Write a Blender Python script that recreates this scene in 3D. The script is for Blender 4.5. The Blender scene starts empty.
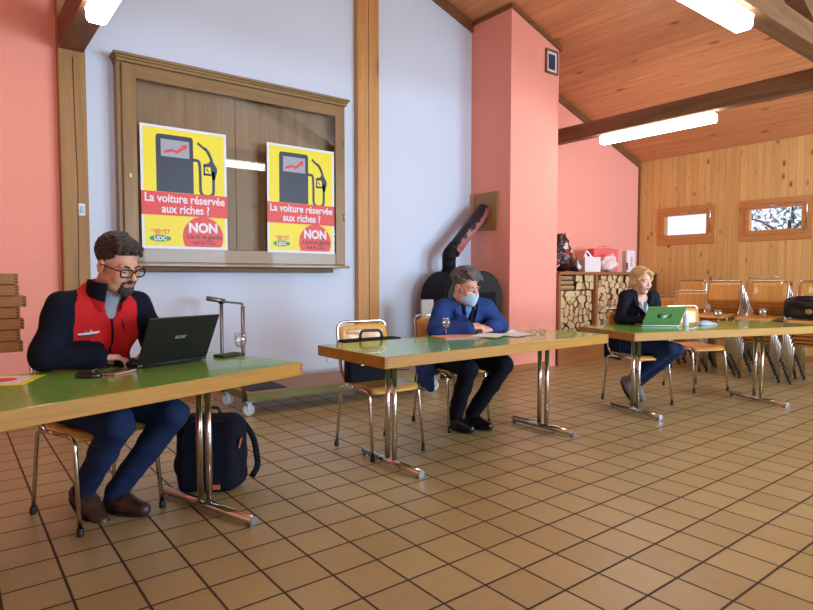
import bpy, bmesh, math, random
import numpy as np
from mathutils import Vector, Matrix

R = math.radians
random.seed(7)
rng = np.random.default_rng(7)
scene = bpy.context.scene
COL = scene.collection

# ------------------------------------------------------------------ camera
cam_d = bpy.data.cameras.new('camera')
cam_d.sensor_width = 36.0
cam_d.lens = 594.0 / 813.0 * 36.0
cam_d.clip_start = 0.05
cam = bpy.data.objects.new('camera', cam_d)
COL.objects.link(cam)
cam.location = (0, 0, 1.17)
cam.rotation_euler = (R(90 - 2.75), 0, R(-37.8))
scene.camera = cam

# ------------------------------------------------------------------ world, added fill lights, exposure
LAMP_E = 15.5
FILL_E = 330.0
world = bpy.data.worlds.new('overcast_sky')
scene.world = world
world.use_nodes = True
wb = world.node_tree.nodes['Background']
wb.inputs[0].default_value = (0.80, 0.90, 1.0, 1)
wb.inputs[1].default_value = 1.25
scene.view_settings.view_transform = 'Standard'
scene.view_settings.look = 'None'
scene.view_settings.gamma = 1.0
scene.view_settings.use_curve_mapping = False
scene.view_settings.exposure = 0.22


def rear_fill(name, loc, rot, sx, sy, e, col):
    l = bpy.data.lights.new(name, 'AREA')
    l.shape = 'RECTANGLE'; l.size = sx; l.size_y = sy; l.energy = e; l.color = col
    o = bpy.data.objects.new(name, l); COL.objects.link(o)
    o.location = loc; o.rotation_euler = rot
    return o


# area lights added at invented windows in the unseen rear wall
for wx in (4.85, 8.2):
    rear_fill('added_fill', (wx, -4.42, 1.5), (R(90), 0, 0), 2.0, 2.0, FILL_E, (0.60, 0.81, 1.0))


rear_fill('added_fill', (0, -4.42, 1.5), (R(90), 0, 0), 1.9, 2.0, 60.0, (0.60, 0.81, 1.0))  # weaker light added for fill from the left


# ------------------------------------------------------------------ materials
def srgb(r, g, b):
    f = lambda c: (c / 12.92 if c <= 0.04045 else ((c + 0.055) / 1.055) ** 2.4)
    return (f(r / 255), f(g / 255), f(b / 255), 1)


def new_mat(name):
    m = bpy.data.materials.new(name); m.use_nodes = True
    nt = m.node_tree
    return m, nt, nt.nodes['Principled BSDF']


def nd(nt, t, **kw):
    n = nt.nodes.new(t)
    for k, v in kw.items():
        if k.startswith('i_'):
            n.inputs[int(k[2:]) if k[2:].isdigit() else k[2:]].default_value = v
        else:
            setattr(n, k, v)
    return n


def math_n(nt, op, a, b=None, c=None):
    n = nt.nodes.new('ShaderNodeMath'); n.operation = op
    for i, v in enumerate((a, b, c)):
        if v is None: continue
        if isinstance(v, (int, float)): n.inputs[i].default_value = v
        else: nt.links.new(v, n.inputs[i])
    return n.outputs[0]


def mixc(nt, fac, a, b, mode='MIX'):
    n = nt.nodes.new('ShaderNodeMix'); n.data_type = 'RGBA'; n.blend_type = mode
    for i, v in ((0, fac), (6, a), (7, b)):
        if isinstance(v, (int, float, tuple)): n.inputs[i].default_value = v
        else: nt.links.new(v, n.inputs[i])
    return n.outputs[2]


def objco(nt, scale=(1, 1, 1)):
    tc = nt.nodes.new('ShaderNodeTexCoord')
    mp = nt.nodes.new('ShaderNodeMapping'); mp.inputs['Scale'].default_value = scale
    nt.links.new(tc.outputs['Object'], mp.inputs['Vector'])
    return mp.outputs[0]


def noise(nt, vec, scale, detail=3, rough=.55):
    n = nt.nodes.new('ShaderNodeTexNoise')
    n.inputs['Scale'].default_value = scale; n.inputs['Detail'].default_value = detail
    n.inputs['Roughness'].default_value = rough
    nt.links.new(vec, n.inputs['Vector'])
    return n.outputs['Fac']


def bump(nt, bs, h, strength=.3, dist=.01):
    b = nt.nodes.new('ShaderNodeBump')
    b.inputs['Strength'].default_value = strength; b.inputs['Distance'].default_value = dist
    nt.links.new(h, b.inputs['Height']); nt.links.new(b.outputs[0], bs.inputs['Normal'])


def plain(name, col, rough=.5, metal=0., var=.12, vscale=8, bstr=0., bscale=60, coat=0., sheen=0., stretch=(1, 1, 1)):
    """surface colour with a little mottling, optional fine bump"""
    m, nt, bs = new_mat(name)
    v = objco(nt, stretch)
    f = noise(nt, v, vscale)
    c2 = tuple(min(1, c * (1 + var)) for c in col[:3]) + (1,)
    c1 = tuple(c * (1 - var) for c in col[:3]) + (1,)
    nt.links.new(mixc(nt, f, c1, c2), bs.inputs['Base Color'])
    bs.inputs['Roughness'].default_value = rough
    bs.inputs['Metallic'].default_value = metal
    bs.inputs['Coat Weight'].default_value = coat
    bs.inputs['Sheen Weight'].default_value = sheen
    if rough >= .7: bs.inputs['Specular IOR Level'].default_value = .2
    if bstr: bump(nt, bs, noise(nt, v, bscale, 4), bstr, .01)
    return m


def wood(name, ca, cb, axis='x', scale=3., rough=.5, knots=0., kcol=None, boards=None, bdark=.35, bvar=.25, bmpg=.2, coat=0., bvoff=0.):
    """grain stretched along an axis; boards=(axis, width) cuts it into planks"""
    m, nt, bs = new_mat(name)
    st = {'x': (.06, 1, 1), 'y': (1, .06, 1), 'z': (1, 1, .06)}[axis]
    tc = nt.nodes.new('ShaderNodeTexCoord')
    base = tc.outputs['Object']
    sep = nt.nodes.new('ShaderNodeSeparateXYZ'); nt.links.new(base, sep.inputs[0])
    vec = base
    bid = None
    if boards:
        u = math_n(nt, 'ADD', sep.outputs['XYZ'.index(boards[0].upper())], bvoff)
        u = math_n(nt, 'DIVIDE', u, boards[1])
        fl = math_n(nt, 'FLOOR', u); fr = math_n(nt, 'FRACT', u)
        wn = nt.nodes.new('ShaderNodeTexWhiteNoise'); wn.noise_dimensions = '1D'
        nt.links.new(fl, wn.inputs['W']); bid = wn.outputs['Value']
        comb = nt.nodes.new('ShaderNodeCombineXYZ')
        for i in range(3): nt.links.new(math_n(nt, 'MULTIPLY', bid, 17.0 + 5 * i), comb.inputs[i])
        ad = nt.nodes.new('ShaderNodeVectorMath'); ad.operation = 'ADD'
        nt.links.new(base, ad.inputs[0]); nt.links.new(comb.outputs[0], ad.inputs[1]); vec = ad.outputs[0]
    mp = nt.nodes.new('ShaderNodeMapping'); mp.inputs['Scale'].default_value = st
    nt.links.new(vec, mp.inputs['Vector'])
    g = noise(nt, mp.outputs[0], scale * 8, 5, .6)
    g2 = noise(nt, mp.outputs[0], scale * 45, 2, .5)
    f = math_n(nt, 'MULTIPLY_ADD', g2, .35, math_n(nt, 'MULTIPLY', g, .75))
    ramp = nt.nodes.new('ShaderNodeValToRGB')
    ramp.color_ramp.elements[0].position = .34; ramp.color_ramp.elements[1].position = .72
    ramp.color_ramp.elements[0].color = ca; ramp.color_ramp.elements[1].color = cb
    nt.links.new(f, ramp.inputs[0])
    c = ramp.outputs[0]
    if knots:
        vo = nt.nodes.new('ShaderNodeTexVoronoi'); vo.inputs['Scale'].default_value = knots
        st2 = {'x': (.5, 1, 1), 'y': (1, .5, 1), 'z': (1, 1, .5)}[axis]
        mp2 = nt.nodes.new('ShaderNodeMapping'); mp2.inputs['Scale'].default_value = st2
        nt.links.new(vec, mp2.inputs['Vector']); nt.links.new(mp2.outputs[0], vo.inputs['Vector'])
        k = math_n(nt, 'SMOOTH_MIN', math_n(nt, 'MAXIMUM', math_n(nt, 'MULTIPLY_ADD', vo.outputs['Distance'], -6.2 , 1.15), 0.0), 1.0, .1)
        c = mixc(nt, math_n(nt, 'MAXIMUM', k, 0.0), c, kcol or srgb(70, 35, 15))
    if boards:
        lum = math_n(nt, 'MULTIPLY_ADD', bid, bvar * 2, 1 - bvar)
        cc = nt.nodes.new('ShaderNodeCombineXYZ')
        for i in range(3): nt.links.new(lum, cc.inputs[i])
        c = mixc(nt, 1.0, c, cc.outputs[0], 'MULTIPLY')
        e = math_n(nt, 'ABSOLUTE', math_n(nt, 'SUBTRACT', fr, .5))
        gap = math_n(nt, 'GREATER_THAN', e, .5 - .035)
        c = mixc(nt, math_n(nt, 'MULTIPLY', gap, 1 - bdark), c, (ca[0] * .35, ca[1] * .3, ca[2] * .3, 1))
    nt.links.new(c, bs.inputs['Base Color'])
    bs.inputs['Roughness'].default_value = rough
    bs.inputs['Coat Weight'].default_value = coat
    if bmpg: bump(nt, bs, g2, bmpg, .004)
    return m


def metal(name, col, rough=.15):
    m, nt, bs = new_mat(name)
    v = objco(nt)
    f = noise(nt, v, 14)
    nt.links.new(mixc(nt, f, tuple(c * .93 for c in col[:3]) + (1,), col), bs.inputs['Base Color'])
    bs.inputs['Metallic'].default_value = 1.0
    nt.links.new(math_n(nt, 'MULTIPLY_ADD', f, .1, rough - .05), bs.inputs['Roughness'])
    return m


def emit(name, col, e):
    m = bpy.data.materials.new(name); m.use_nodes = True
    nt = m.node_tree; nt.nodes.clear()
    o = nt.nodes.new('ShaderNodeOutputMaterial'); em = nt.nodes.new('ShaderNodeEmission')
    em.inputs[0].default_value = col; em.inputs[1].default_value = e
    nt.links.new(em.outputs[0], o.inputs[0])
    return m


def pane_mat(name, refl=.08, tint=(1, 1, 1, 1)):
    m = bpy.data.materials.new(name); m.use_nodes = True
    nt = m.node_tree; nt.nodes.clear()
    o = nt.nodes.new('ShaderNodeOutputMaterial')
    t = nt.nodes.new('ShaderNodeBsdfTransparent'); t.inputs[0].default_value = tint
    g = nt.nodes.new('ShaderNodeBsdfGlossy'); g.inputs['Roughness'].default_value = .02
    fr = nt.nodes.new('ShaderNodeLayerWeight'); fr.inputs['Blend'].default_value = .5
    mx = nt.nodes.new('ShaderNodeMixShader')
    nt.links.new(math_n(nt, 'MULTIPLY_ADD', math_n(nt, 'POWER', fr.outputs['Facing'], 4.0), .6, .04 + refl), mx.inputs[0])
    nt.links.new(t.outputs[0], mx.inputs[1]); nt.links.new(g.outputs[0], mx.inputs[2])
    nt.links.new(mx.outputs[0], o.inputs[0])
    return m


def clear_glass(name):
    m, nt, bs = new_mat(name)
    bs.inputs['Base Color'].default_value = (1, 1, 1, 1)
    bs.inputs['Transmission Weight'].default_value = 1
    nt.links.new(math_n(nt, 'MULTIPLY', noise(nt, objco(nt), 5), .03), bs.inputs['Roughness'])
    bs.inputs['IOR'].default_value = 1.35
    return m


def tile_mat():
    m, nt, bs = new_mat('terracotta_tiles')
    tc = nt.nodes.new('ShaderNodeTexCoord')
    sep = nt.nodes.new('ShaderNodeSeparateXYZ'); nt.links.new(tc.outputs['Object'], sep.inputs[0])
    fl, ed = [], []
    for ax, o in ((0, 1.168), (1, 2.183)):
        u = math_n(nt, 'DIVIDE', math_n(nt, 'SUBTRACT', sep.outputs[ax], o), .209)
        fl.append(math_n(nt, 'FLOOR', u))
        ed.append(math_n(nt, 'ABSOLUTE', math_n(nt, 'SUBTRACT', math_n(nt, 'FRACT', u), .5)))
    cb = nt.nodes.new('ShaderNodeCombineXYZ'); nt.links.new(fl[0], cb.inputs[0]); nt.links.new(fl[1], cb.inputs[1])
    wn = nt.nodes.new('ShaderNodeTexWhiteNoise'); wn.noise_dimensions = '3D'; nt.links.new(cb.outputs[0], wn.inputs['Vector'])
    wob = noise(nt, tc.outputs['Object'], 30, 3)
    e = math_n(nt, 'MAXIMUM', ed[0], ed[1])
    e = math_n(nt, 'ADD', e, math_n(nt, 'MULTIPLY', math_n(nt, 'SUBTRACT', wob, .5), .012))
    grout = nt.nodes.new('ShaderNodeMapRange'); grout.inputs[1].default_value = .468; grout.inputs[2].default_value = .484
    nt.links.new(e, grout.inputs[0])
    n1 = noise(nt, tc.outputs['Object'], 5, 4); n2 = noise(nt, tc.outputs['Object'], 22, 4)
    c = mixc(nt, wn.outputs['Value'], srgb(160, 140, 92), srgb(186, 168, 120))
    c = mixc(nt, math_n(nt, 'MULTIPLY', n1, .75), c, srgb(158, 130, 82))
    c = mixc(nt, math_n(nt, 'MULTIPLY', n2, .5), c, srgb(196, 178, 132))
    c = mixc(nt, grout.outputs[0], c, srgb(52, 42, 36))
    nt.links.new(c, bs.inputs['Base Color'])
    r = math_n(nt, 'MULTIPLY_ADD', n2, .22, .24)
    nt.links.new(math_n(nt, 'MULTIPLY_ADD', grout.outputs[0], .4, r), bs.inputs['Roughness'])
    h = math_n(nt, 'MULTIPLY_ADD', grout.outputs[0], -1.0, math_n(nt, 'MULTIPLY', n2, .25))
    bump(nt, bs, h, .35, .004)
    return m


M = {}
M['tile'] = tile_mat()
M['white_wall'] = plain('white_plaster', srgb(212, 222, 240), .85, var=.02, vscale=2, bstr=.12, bscale=90)
M['pink'] = plain('salmon_plaster', srgb(246, 164, 146), .85, var=.025, vscale=2, bstr=.15, bscale=90)
M['plain_wall'] = plain('cream_plaster', srgb(214, 205, 196), .9, var=.03, vscale=2)
M['ceil'] = wood('pine_ceiling', srgb(196, 126, 82), srgb(222, 156, 108), 'y', 2.2, .42, knots=4.2, kcol=srgb(110, 48, 22), boards=('x', .098), bdark=.68, bvar=.07)
M['pine_wall'] = wood('pine_boarding', srgb(210, 160, 88), srgb(232, 188, 120), 'z', 2.0, .45, knots=6.2, kcol=srgb(84, 42, 18), boards=('y', .105), bdark=.62, bvar=.08)
M['beam'] = wood('old_dark_beam', srgb(92, 62, 38), srgb(138, 98, 64), 'y', 2.0, .6, bmpg=.4)
M['beam_x'] = wood('old_dark_beam_cross', srgb(92, 62, 38), srgb(138, 98, 64), 'x', 2.0, .6, bmpg=.4)
M['post_dark'] = wood('aged_pine_post', srgb(140, 102, 52), srgb(172, 130, 74), 'z', 1.6, .55, knots=2.2, kcol=srgb(72, 40, 18), bmpg=.4)
M['post'] = wood('pine_post', srgb(182, 126, 68), srgb(208, 154, 94), 'z', 1.6, .5, knots=2., kcol=srgb(110, 66, 30), bmpg=.3)
M['trim'] = wood('brown_trim', srgb(104, 66, 38), srgb(136, 88, 54), 'x', 2, .5)
M['base_trim'] = wood('baseboard_wood', srgb(150, 98, 56), srgb(176, 118, 70), 'x', 2, .5)
M['oak'] = wood('oak_case', srgb(122, 92, 50), srgb(152, 118, 70), 'x', 2.6, .38, bmpg=.15, coat=.15)
M['oak_z'] = wood('oak_case_upright', srgb(122, 92, 50), srgb(152, 118, 70), 'z', 2.6, .38, bmpg=.15, coat=.15)
M['oak_back'] = wood('oak_veneer_back', srgb(116, 92, 60), srgb(146, 120, 84), 'z', 1.6, .45, bmpg=.1)
M['case_glass'] = pane_mat('display_glass', .0)
M['pane'] = pane_mat('window_glass', .02, (.96, .98, 1, 1))
M['frame_wood'] = wood('window_frame_wood', srgb(188, 122, 60), srgb(212, 148, 84), 'y', 2.4, .4, coat=.2)
M['chrome'] = metal('chrome_tube', srgb(214, 212, 208), .14)
M['steel'] = metal('brushed_steel', srgb(150, 152, 156), .34)
M['steel_gold'] = metal('brass_plate', srgb(206, 178, 120), .3)
M['rubber'] = plain('black_rubber', srgb(22, 21, 22), .6)
M['black'] = plain('black_plastic', srgb(12, 12, 14), .5, var=.2)
M['black_matte'] = plain('black_matte', srgb(18, 18, 20), .65, var=.2, bstr=.1)
M['screen_off'] = plain('dark_screen', srgb(20, 22, 28), .12)
M['green_top'] = plain('green_laminate', srgb(128, 184, 76), .2, var=.05, vscale=3, coat=.3)
M['edge_wood'] = wood('beech_edging', srgb(154, 104, 14), srgb(180, 130, 26), 'x', 2.6, .5, bmpg=.1)
M['edge_dark'] = plain('dark_end_grain', srgb(84, 44, 18), .5)
M['seat_wood'] = wood('beech_seat', srgb(204, 140, 62), srgb(226, 168, 88), 'x', 2.6, .34, bmpg=.08, coat=.25)
M['back_wood'] = wood('beech_back', srgb(208, 148, 66), srgb(230, 176, 94), 'z', 2.6, .34, bmpg=.08, coat=.25)
M['stack_wood'] = wood('stacked_table_edge', srgb(140, 92, 40), srgb(170, 118, 58), 'x', 2.4, .45)
M['deck'] = wood('plywood_deck', srgb(136, 108, 82), srgb(164, 134, 106), 'x', 2, .6)
M['deck_edge'] = plain('painted_deck_edge', srgb(118, 114, 62), .6, var=.15)
M['galv'] = metal('galvanised_steel', srgb(142, 148, 156), .4)
M['grey_wheel'] = plain('grey_wheel', srgb(196, 200, 198), .45, var=.05)
M['stove'] = plain('black_cast_iron', srgb(17, 19, 25), .72, var=.25, bstr=.15)
M['stove_pipe'] = None
M['stone'] = plain('grey_soapstone', srgb(176, 172, 168), .6, var=.1, vscale=18)
M['shelf_wood'] = wood('shelf_board', srgb(138, 84, 44), srgb(168, 108, 62), 'x', 2, .5)
M['panel_wood'] = wood('low_board', srgb(150, 92, 48), srgb(182, 118, 66), 'x', 1.4, .5, knots=1.2)
M['log_end'] = wood('split_log_end', srgb(206, 168, 118), srgb(232, 202, 158), 'z', 3.5, .75, bmpg=.4)
M['log_side'] = wood('split_log_side', srgb(150, 114, 76), srgb(196, 158, 112), 'x', 3, .8, bmpg=.5)
M['bark'] = plain('log_bark', srgb(78, 58, 44), .9, var=.4, vscale=30, bstr=.6, bscale=60)
M['yellow'] = plain('poster_yellow', srgb(240, 226, 34), .45, var=.02)
M['poster_white'] = plain('poster_white', srgb(226, 230, 240), .45, var=.02)
M['poster_red'] = plain('poster_red', srgb(222, 62, 60), .45, var=.02)
M['poster_navy'] = plain('poster_navy', srgb(40, 46, 70), .45, var=.04)
M['poster_grey'] = plain('poster_grey', srgb(160, 164, 180), .45, var=.03)
M['poster_maroon'] = plain('poster_maroon', srgb(92, 26, 46), .45, var=.03)
M['poster_green'] = plain('poster_green', srgb(40, 140, 76), .45, var=.03)
M['poster_orange'] = plain('poster_orange', srgb(232, 150, 60), .45, var=.03)
M['paper'] = plain('white_paper', srgb(232, 236, 240), .7, var=.02)
M['orange_card'] = plain('orange_card', srgb(232, 164, 118), .6, var=.03)
M['blue_paper'] = plain('blue_edged_paper', srgb(120, 150, 210), .6)
M['glass'] = pane_mat('wine_glass', .12, (.97, .98, .98, 1))
M['lamp_white'] = emit('fluorescent_diffuser', (1.0, .985, .96, 1), LAMP_E)
M['housing'] = plain('white_lamp_housing', srgb(232, 232, 228), .4, var=.02)
M['skin'] = plain('skin', srgb(214, 158, 134), .5, var=.08, vscale=22, bstr=.06, bscale=180)
M['skin_f'] = plain('fair_skin', srgb(226, 178, 158), .5, var=.05, vscale=22)
M['lips'] = plain('lips', srgb(170, 92, 86), .45)
M['lips_m'] = plain('muted_lips', srgb(176, 112, 98), .5)
M['eye'] = plain('eye_white', srgb(226, 222, 216), .25, var=.02)
M['iris'] = plain('iris', srgb(44, 34, 28), .2)
M['hair_dark'] = plain('dark_brown_hair', srgb(48, 38, 34), .55, var=.5, vscale=60, bstr=.8, bscale=130, stretch=(1, .35, 1))
M['hair_grey'] = plain('greying_dark_hair', srgb(92, 88, 88), .6, var=.6, vscale=55, bstr=.8, bscale=120)
M['hair_blond'] = plain('blond_hair', srgb(206, 170, 116), .5, var=.3, vscale=60, bstr=.7, bscale=140, stretch=(1, 1, .3))
M['beard'] = plain('greying_beard', srgb(70, 60, 58), .7, var=.5, vscale=120, bstr=.6, bscale=200)
M['navy_fleece'] = plain('navy_fleece', srgb(15, 19, 36), .9, var=.2, vscale=16, bstr=.25, bscale=150)
M['red_fleece'] = plain('red_fleece', srgb(198, 34, 38), .8, var=.1, vscale=16, bstr=.25, bscale=150)
M['grey_shirt'] = plain('grey_shirt', srgb(150, 156, 168), .8, var=.08, bstr=.1)
M['jeans'] = plain('blue_jeans', srgb(26, 42, 76), .85, var=.36, vscale=9, bstr=.3, bscale=160)
M['jeans_dark'] = plain('dark_blue_jeans', srgb(28, 42, 76), .85, var=.25, vscale=12, bstr=.25, bscale=160)
M['dark_trousers'] = plain('dark_navy_trousers', srgb(13, 15, 27), .85, var=.2, vscale=12, bstr=.2, bscale=160)
M['blue_blazer'] = plain('blue_blazer', srgb(36, 62, 122), .8, var=.14, vscale=14, bstr=.25, bscale=160)
M['blue_lapel'] = plain('blue_lapel', srgb(42, 70, 132), .8, var=.1, bstr=.15)
M['navy_sweater'] = plain('dark_navy_sweater', srgb(20, 22, 34), .85, var=.15, bstr=.2)
M['light_shirt'] = plain('light_blue_shirt', srgb(96, 142, 210), .75, var=.06)
M['black_blazer'] = plain('black_blazer', srgb(17, 19, 30), .75, var=.2, vscale=14, bstr=.15)
M['white_top'] = plain('white_top', srgb(228, 230, 238), .75, var=.03)
M['grey_trim'] = plain('grey_neck_trim', srgb(110, 118, 140), .75)
M['shoe_brown'] = plain('brown_leather', srgb(58, 38, 28), .45, var=.25, vscale=14)
M['shoe_black'] = plain('black_leather', srgb(16, 16, 20), .35, var=.25)
M['shoe_grey'] = plain('grey_suede', srgb(120, 112, 116), .7, var=.15)
M['mask'] = plain('blue_mask', srgb(176, 206, 232), .7, var=.04, bstr=.1)
M['lens'] = pane_mat('spectacle_lens', .05)
M['backpack'] = plain('navy_backpack_fabric', srgb(13, 16, 32), .85, var=.2, vscale=14, bstr=.2, bscale=200)
M['orange_tab'] = plain('orange_tab', srgb(190, 104, 52), .6)
M['brief'] = plain('dark_briefcase_fabric', srgb(15, 17, 27), .75, var=.2, bstr=.15, bscale=180)
M['hbag'] = plain('black_bag_leather', srgb(20, 18, 20), .35, var=.35, vscale=18, bstr=.4, bscale=40)
M['gold'] = plain('bronze_clasp', srgb(150, 116, 80), .4)
M['sticker_green'] = plain('green_lid', srgb(104, 148, 92), .4, var=.04, coat=.2)
M['silver'] = plain('silver_case', srgb(176, 180, 184), .35, metal=.6, var=.03)
M['pale_plastic'] = plain('pale_plastic', srgb(200, 214, 230), .4)
M['phone_pink'] = plain('pink_phone_edge', srgb(206, 140, 140), .35)
M['red_bag'] = plain('red_paper_bag', srgb(228, 92, 92), .6, var=.08)
M['white_bag'] = plain('white_plastic_bag', srgb(232, 208, 206), .4, var=.06, bstr=.5, bscale=24)
M['white_box'] = plain('white_box', srgb(226, 214, 214), .55, var=.04)
M['socket_white'] = plain('white_socket', srgb(220, 224, 232), .4)
M['leaf'] = plain('frosty_leaves', srgb(120, 134, 150), .8, var=.3)
M['leaf_trunk'] = plain('tree_bark', srgb(70, 60, 54), .9)


def pipe_mat():
    m, nt, bs = new_mat('worn_stove_pipe')
    v = objco(nt)
    f = noise(nt, v, 9, 4)
    sep = nt.nodes.new('ShaderNodeSeparateXYZ')
    tc = nt.nodes.new('ShaderNodeTexCoord'); nt.links.new(tc.outputs['Object'], sep.inputs[0])
    g = math_n(nt, 'GREATER_THAN', math_n(nt, 'ADD', math_n(nt, 'MULTIPLY', f, .24), math_n(nt, 'MULTIPLY', sep.outputs[2], -1.0)), .11)
    nt.links.new(mixc(nt, g, srgb(36, 33, 42), srgb(176, 104, 100)), bs.inputs['Base Color'])
    bs.inputs['Roughness'].default_value = .55
    return m


def snack_mat():
    m, nt, bs = new_mat('printed_dark_bag')
    v = objco(nt)
    vo = nt.nodes.new('ShaderNodeTexVoronoi'); vo.inputs['Scale'].default_value = 11
    nt.links.new(v, vo.inputs['Vector'])
    s = nt.nodes.new('ShaderNodeSeparateColor'); nt.links.new(vo.outputs['Color'], s.inputs[0])
    r = nt.nodes.new('ShaderNodeValToRGB'); r.color_ramp.interpolation = 'CONSTANT'
    el = r.color_ramp.elements
    el[0].color = srgb(46, 20, 22); el[1].position = .62; el[1].color = srgb(150, 44, 40)
    for p, c in ((.7, srgb(52, 24, 26)), (.8, srgb(214, 208, 214)), (.88, srgb(40, 18, 20)), (.96, srgb(170, 130, 60))):
        e = el.new(p); e.color = c
    nt.links.new(s.outputs[0], r.inputs[0]); nt.links.new(r.outputs[0], bs.inputs['Base Color'])
    bs.inputs['Roughness'].default_value = .28
    bump(nt, bs, noise(nt, v, 16, 3), .6, .02)
    return m


M['stove_pipe'] = pipe_mat()
M['snack'] = snack_mat()


# ------------------------------------------------------------------ mesh helpers
class MB:
    def __init__(self):
        self.v = []; self.f = []; self.mi = []; self.sm = []

    def add(self, vs, fs, mi=0, smooth=False):
        o = len(self.v)
        self.v += [tuple(p) for p in vs]
        for f in fs:
            self.f.append(tuple(i + o for i in f)); self.mi.append(mi); self.sm.append(smooth)
        return self

    def box(self, c, s, rot=None, bev=0., mi=0, seg=2):
        bm = bmesh.new()
        bmesh.ops.create_cube(bm, size=1)
        for v in bm.verts: v.co = Vector((v.co.x * s[0], v.co.y * s[1], v.co.z * s[2]))
        if bev: bmesh.ops.bevel(bm, geom=bm.edges[:], offset=min(bev, min(s) * .49), segments=seg, profile=.5, affect='EDGES')
        mt = Matrix.Translation(c)
        if rot is not None:
            mt = mt @ (rot if isinstance(rot, Matrix) else Matrix.Rotation(rot, 4, 'Z'))
        bm.verts.index_update()
        vs = [mt @ v.co for v in bm.verts]
        fs = [[v.index for v in f.verts] for f in bm.faces]
        bm.free()
        return self.add(vs, fs, mi, bool(bev) and seg > 2)

    def span(self, a, b, bev=0., mi=0):
        c = [(a[i] + b[i]) / 2 for i in range(3)]; s = [abs(b[i] - a[i]) for i in range(3)]
        return self.box(c, s, None, bev, mi)

    def tube(self, pts, r, seg=10, mi=0, caps=True, smooth=True, flat=None):
        pts = [Vector(p) for p in pts]
        n = len(pts)
        rs = r if isinstance(r, (list, tuple)) else [r] * n
        vs, fs = [], []
        t0 = (pts[1] - pts[0]).normalized()
        up = Vector((0, 0, 1)) if abs(t0.z) < .9 else Vector((1, 0, 0))
        nrm = (up - t0 * up.dot(t0)).normalized()
        for i, p in enumerate(pts):
            t = (pts[min(i + 1, n - 1)] - pts[max(i - 1, 0)]).normalized()
            nrm = (nrm - t * nrm.dot(t)).normalized()
            b = t.cross(nrm)
            for k in range(seg):
                a = 2 * math.pi * k / seg
                vs.append(p + (nrm * math.cos(a) + b * math.sin(a) * (flat or 1)) * rs[i])
        for i in range(n - 1):
            for k in range(seg):
                k2 = (k + 1) % seg
                fs.append((i * seg + k, i * seg + k2, (i + 1) * seg + k2, (i + 1) * seg + k))
        o = len(self.v)
        self.add(vs, fs, mi, smooth)
        if caps:
            for idx in (list(range(seg))[::-1], [(n - 1) * seg + k for k in range(seg)]):
                self.f.append(tuple(o + i for i in idx)); self.mi.append(mi); self.sm.append(False)
        return self

    def lathe(self, prof, seg=24, c=(0, 0, 0), mi=0, smooth=True):
        vs, fs = [], []
        for (r, z) in prof:
            for k in range(seg):
                a = 2 * math.pi * k / seg
                vs.append((c[0] + r * math.cos(a), c[1] + r * math.sin(a), c[2] + z))
        for i in range(len(prof) - 1):
            for k in range(seg):
                k2 = (k + 1) % seg
                fs.append((i * seg + k, i * seg + k2, (i + 1) * seg + k2, (i + 1) * seg + k))
        return self.add(vs, fs, mi, smooth)

    def prism(self, poly, d0, d1, axis='y', mi=0, mi_cap0=None, mi_cap1=None):
        """poly in the two other axes (x,z for y; x,y for z; y,z for x), extruded d0..d1"""
        def P(u, w, d):
            return {'y': (u, d, w), 'z': (u, w, d), 'x': (d, u, w)}[axis]
        n = len(poly)
        vs = [P(u, w, d0) for u, w in poly] + [P(u, w, d1) for u, w in poly]
        o = len(self.v)
        self.add(vs, [(i, (i + 1) % n, n + (i + 1) % n, n + i) for i in range(n)], mi)
        self.f.append(tuple(o + i for i in range(n))[::-1]); self.mi.append(mi if mi_cap0 is None else mi_cap0); self.sm.append(False)
        self.f.append(tuple(o + n + i for i in range(n))); self.mi.append(mi if mi_cap1 is None else mi_cap1); self.sm.append(False)
        return self

    def mesh(self, name, mats):
        me = bpy.data.meshes.new(name)
        me.from_pydata(self.v, [], self.f)
        for m in (mats if isinstance(mats, (list, tuple)) else [mats]): me.materials.append(m)
        me.polygons.foreach_set('material_index', self.mi)
        me.polygons.foreach_set('use_smooth', self.sm)
        bm = bmesh.new(); bm.from_mesh(me)
        bmesh.ops.recalc_face_normals(bm, faces=bm.faces[:]); bm.to_mesh(me); bm.free()
        me.update()
        return me

    def build(self, name, mats, parent=None, loc=None, rot=None):
        o = bpy.data.objects.new(name, self.mesh(name, mats))
        COL.objects.link(o)
        if parent is not None: o.parent = parent
        if loc is not None: o.location = loc
        if rot is not None: o.rotation_euler = rot if isinstance(rot, (tuple, list)) else (0, 0, rot)
        return o


def tag(o, label, cat, group=None, kind=None):
    o['label'] = label; o['category'] = cat
    if group: o['group'] = group
    if kind: o['kind'] = kind
    return o


def thing(name, label, cat, loc=(0, 0, 0), rz=0., group=None):
    o = bpy.data.objects.new(name, None); COL.objects.link(o)
    o.empty_display_size = .1
    o.location = loc; o.rotation_euler = (0, 0, rz)
    return tag(o, label, cat, group)


def struct(o):
    o['kind'] = 'structure'
    return o


KIDS = {}


def children_of(root):
    return [o for o in bpy.data.objects if o.parent is root]


def dup(root, loc, rz, label, group=None):
    """copy of a thing with copies of its parts and sub-parts"""
    if root.name not in KIDS:
        KIDS[root.name] = [(c, children_of(c)) for c in children_of(root)]
    r = root.copy(); COL.objects.link(r); r.location = loc; r.rotation_euler = (0, 0, rz)
    r['label'] = label
    if group: r['group'] = group
    for ch, sub in KIDS[root.name]:
        c = ch.copy(); COL.objects.link(c); c.parent = r
        for g in sub:
            d = g.copy(); COL.objects.link(d); d.parent = c
    return r


def arc(c, u, v, r, a0, a1, n=6):
    c, u, v = Vector(c), Vector(u), Vector(v)
    return [c + u * (r * math.cos(a0 + (a1 - a0) * i / n)) + v * (r * math.sin(a0 + (a1 - a0) * i / n)) for i in range(n + 1)]


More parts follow.
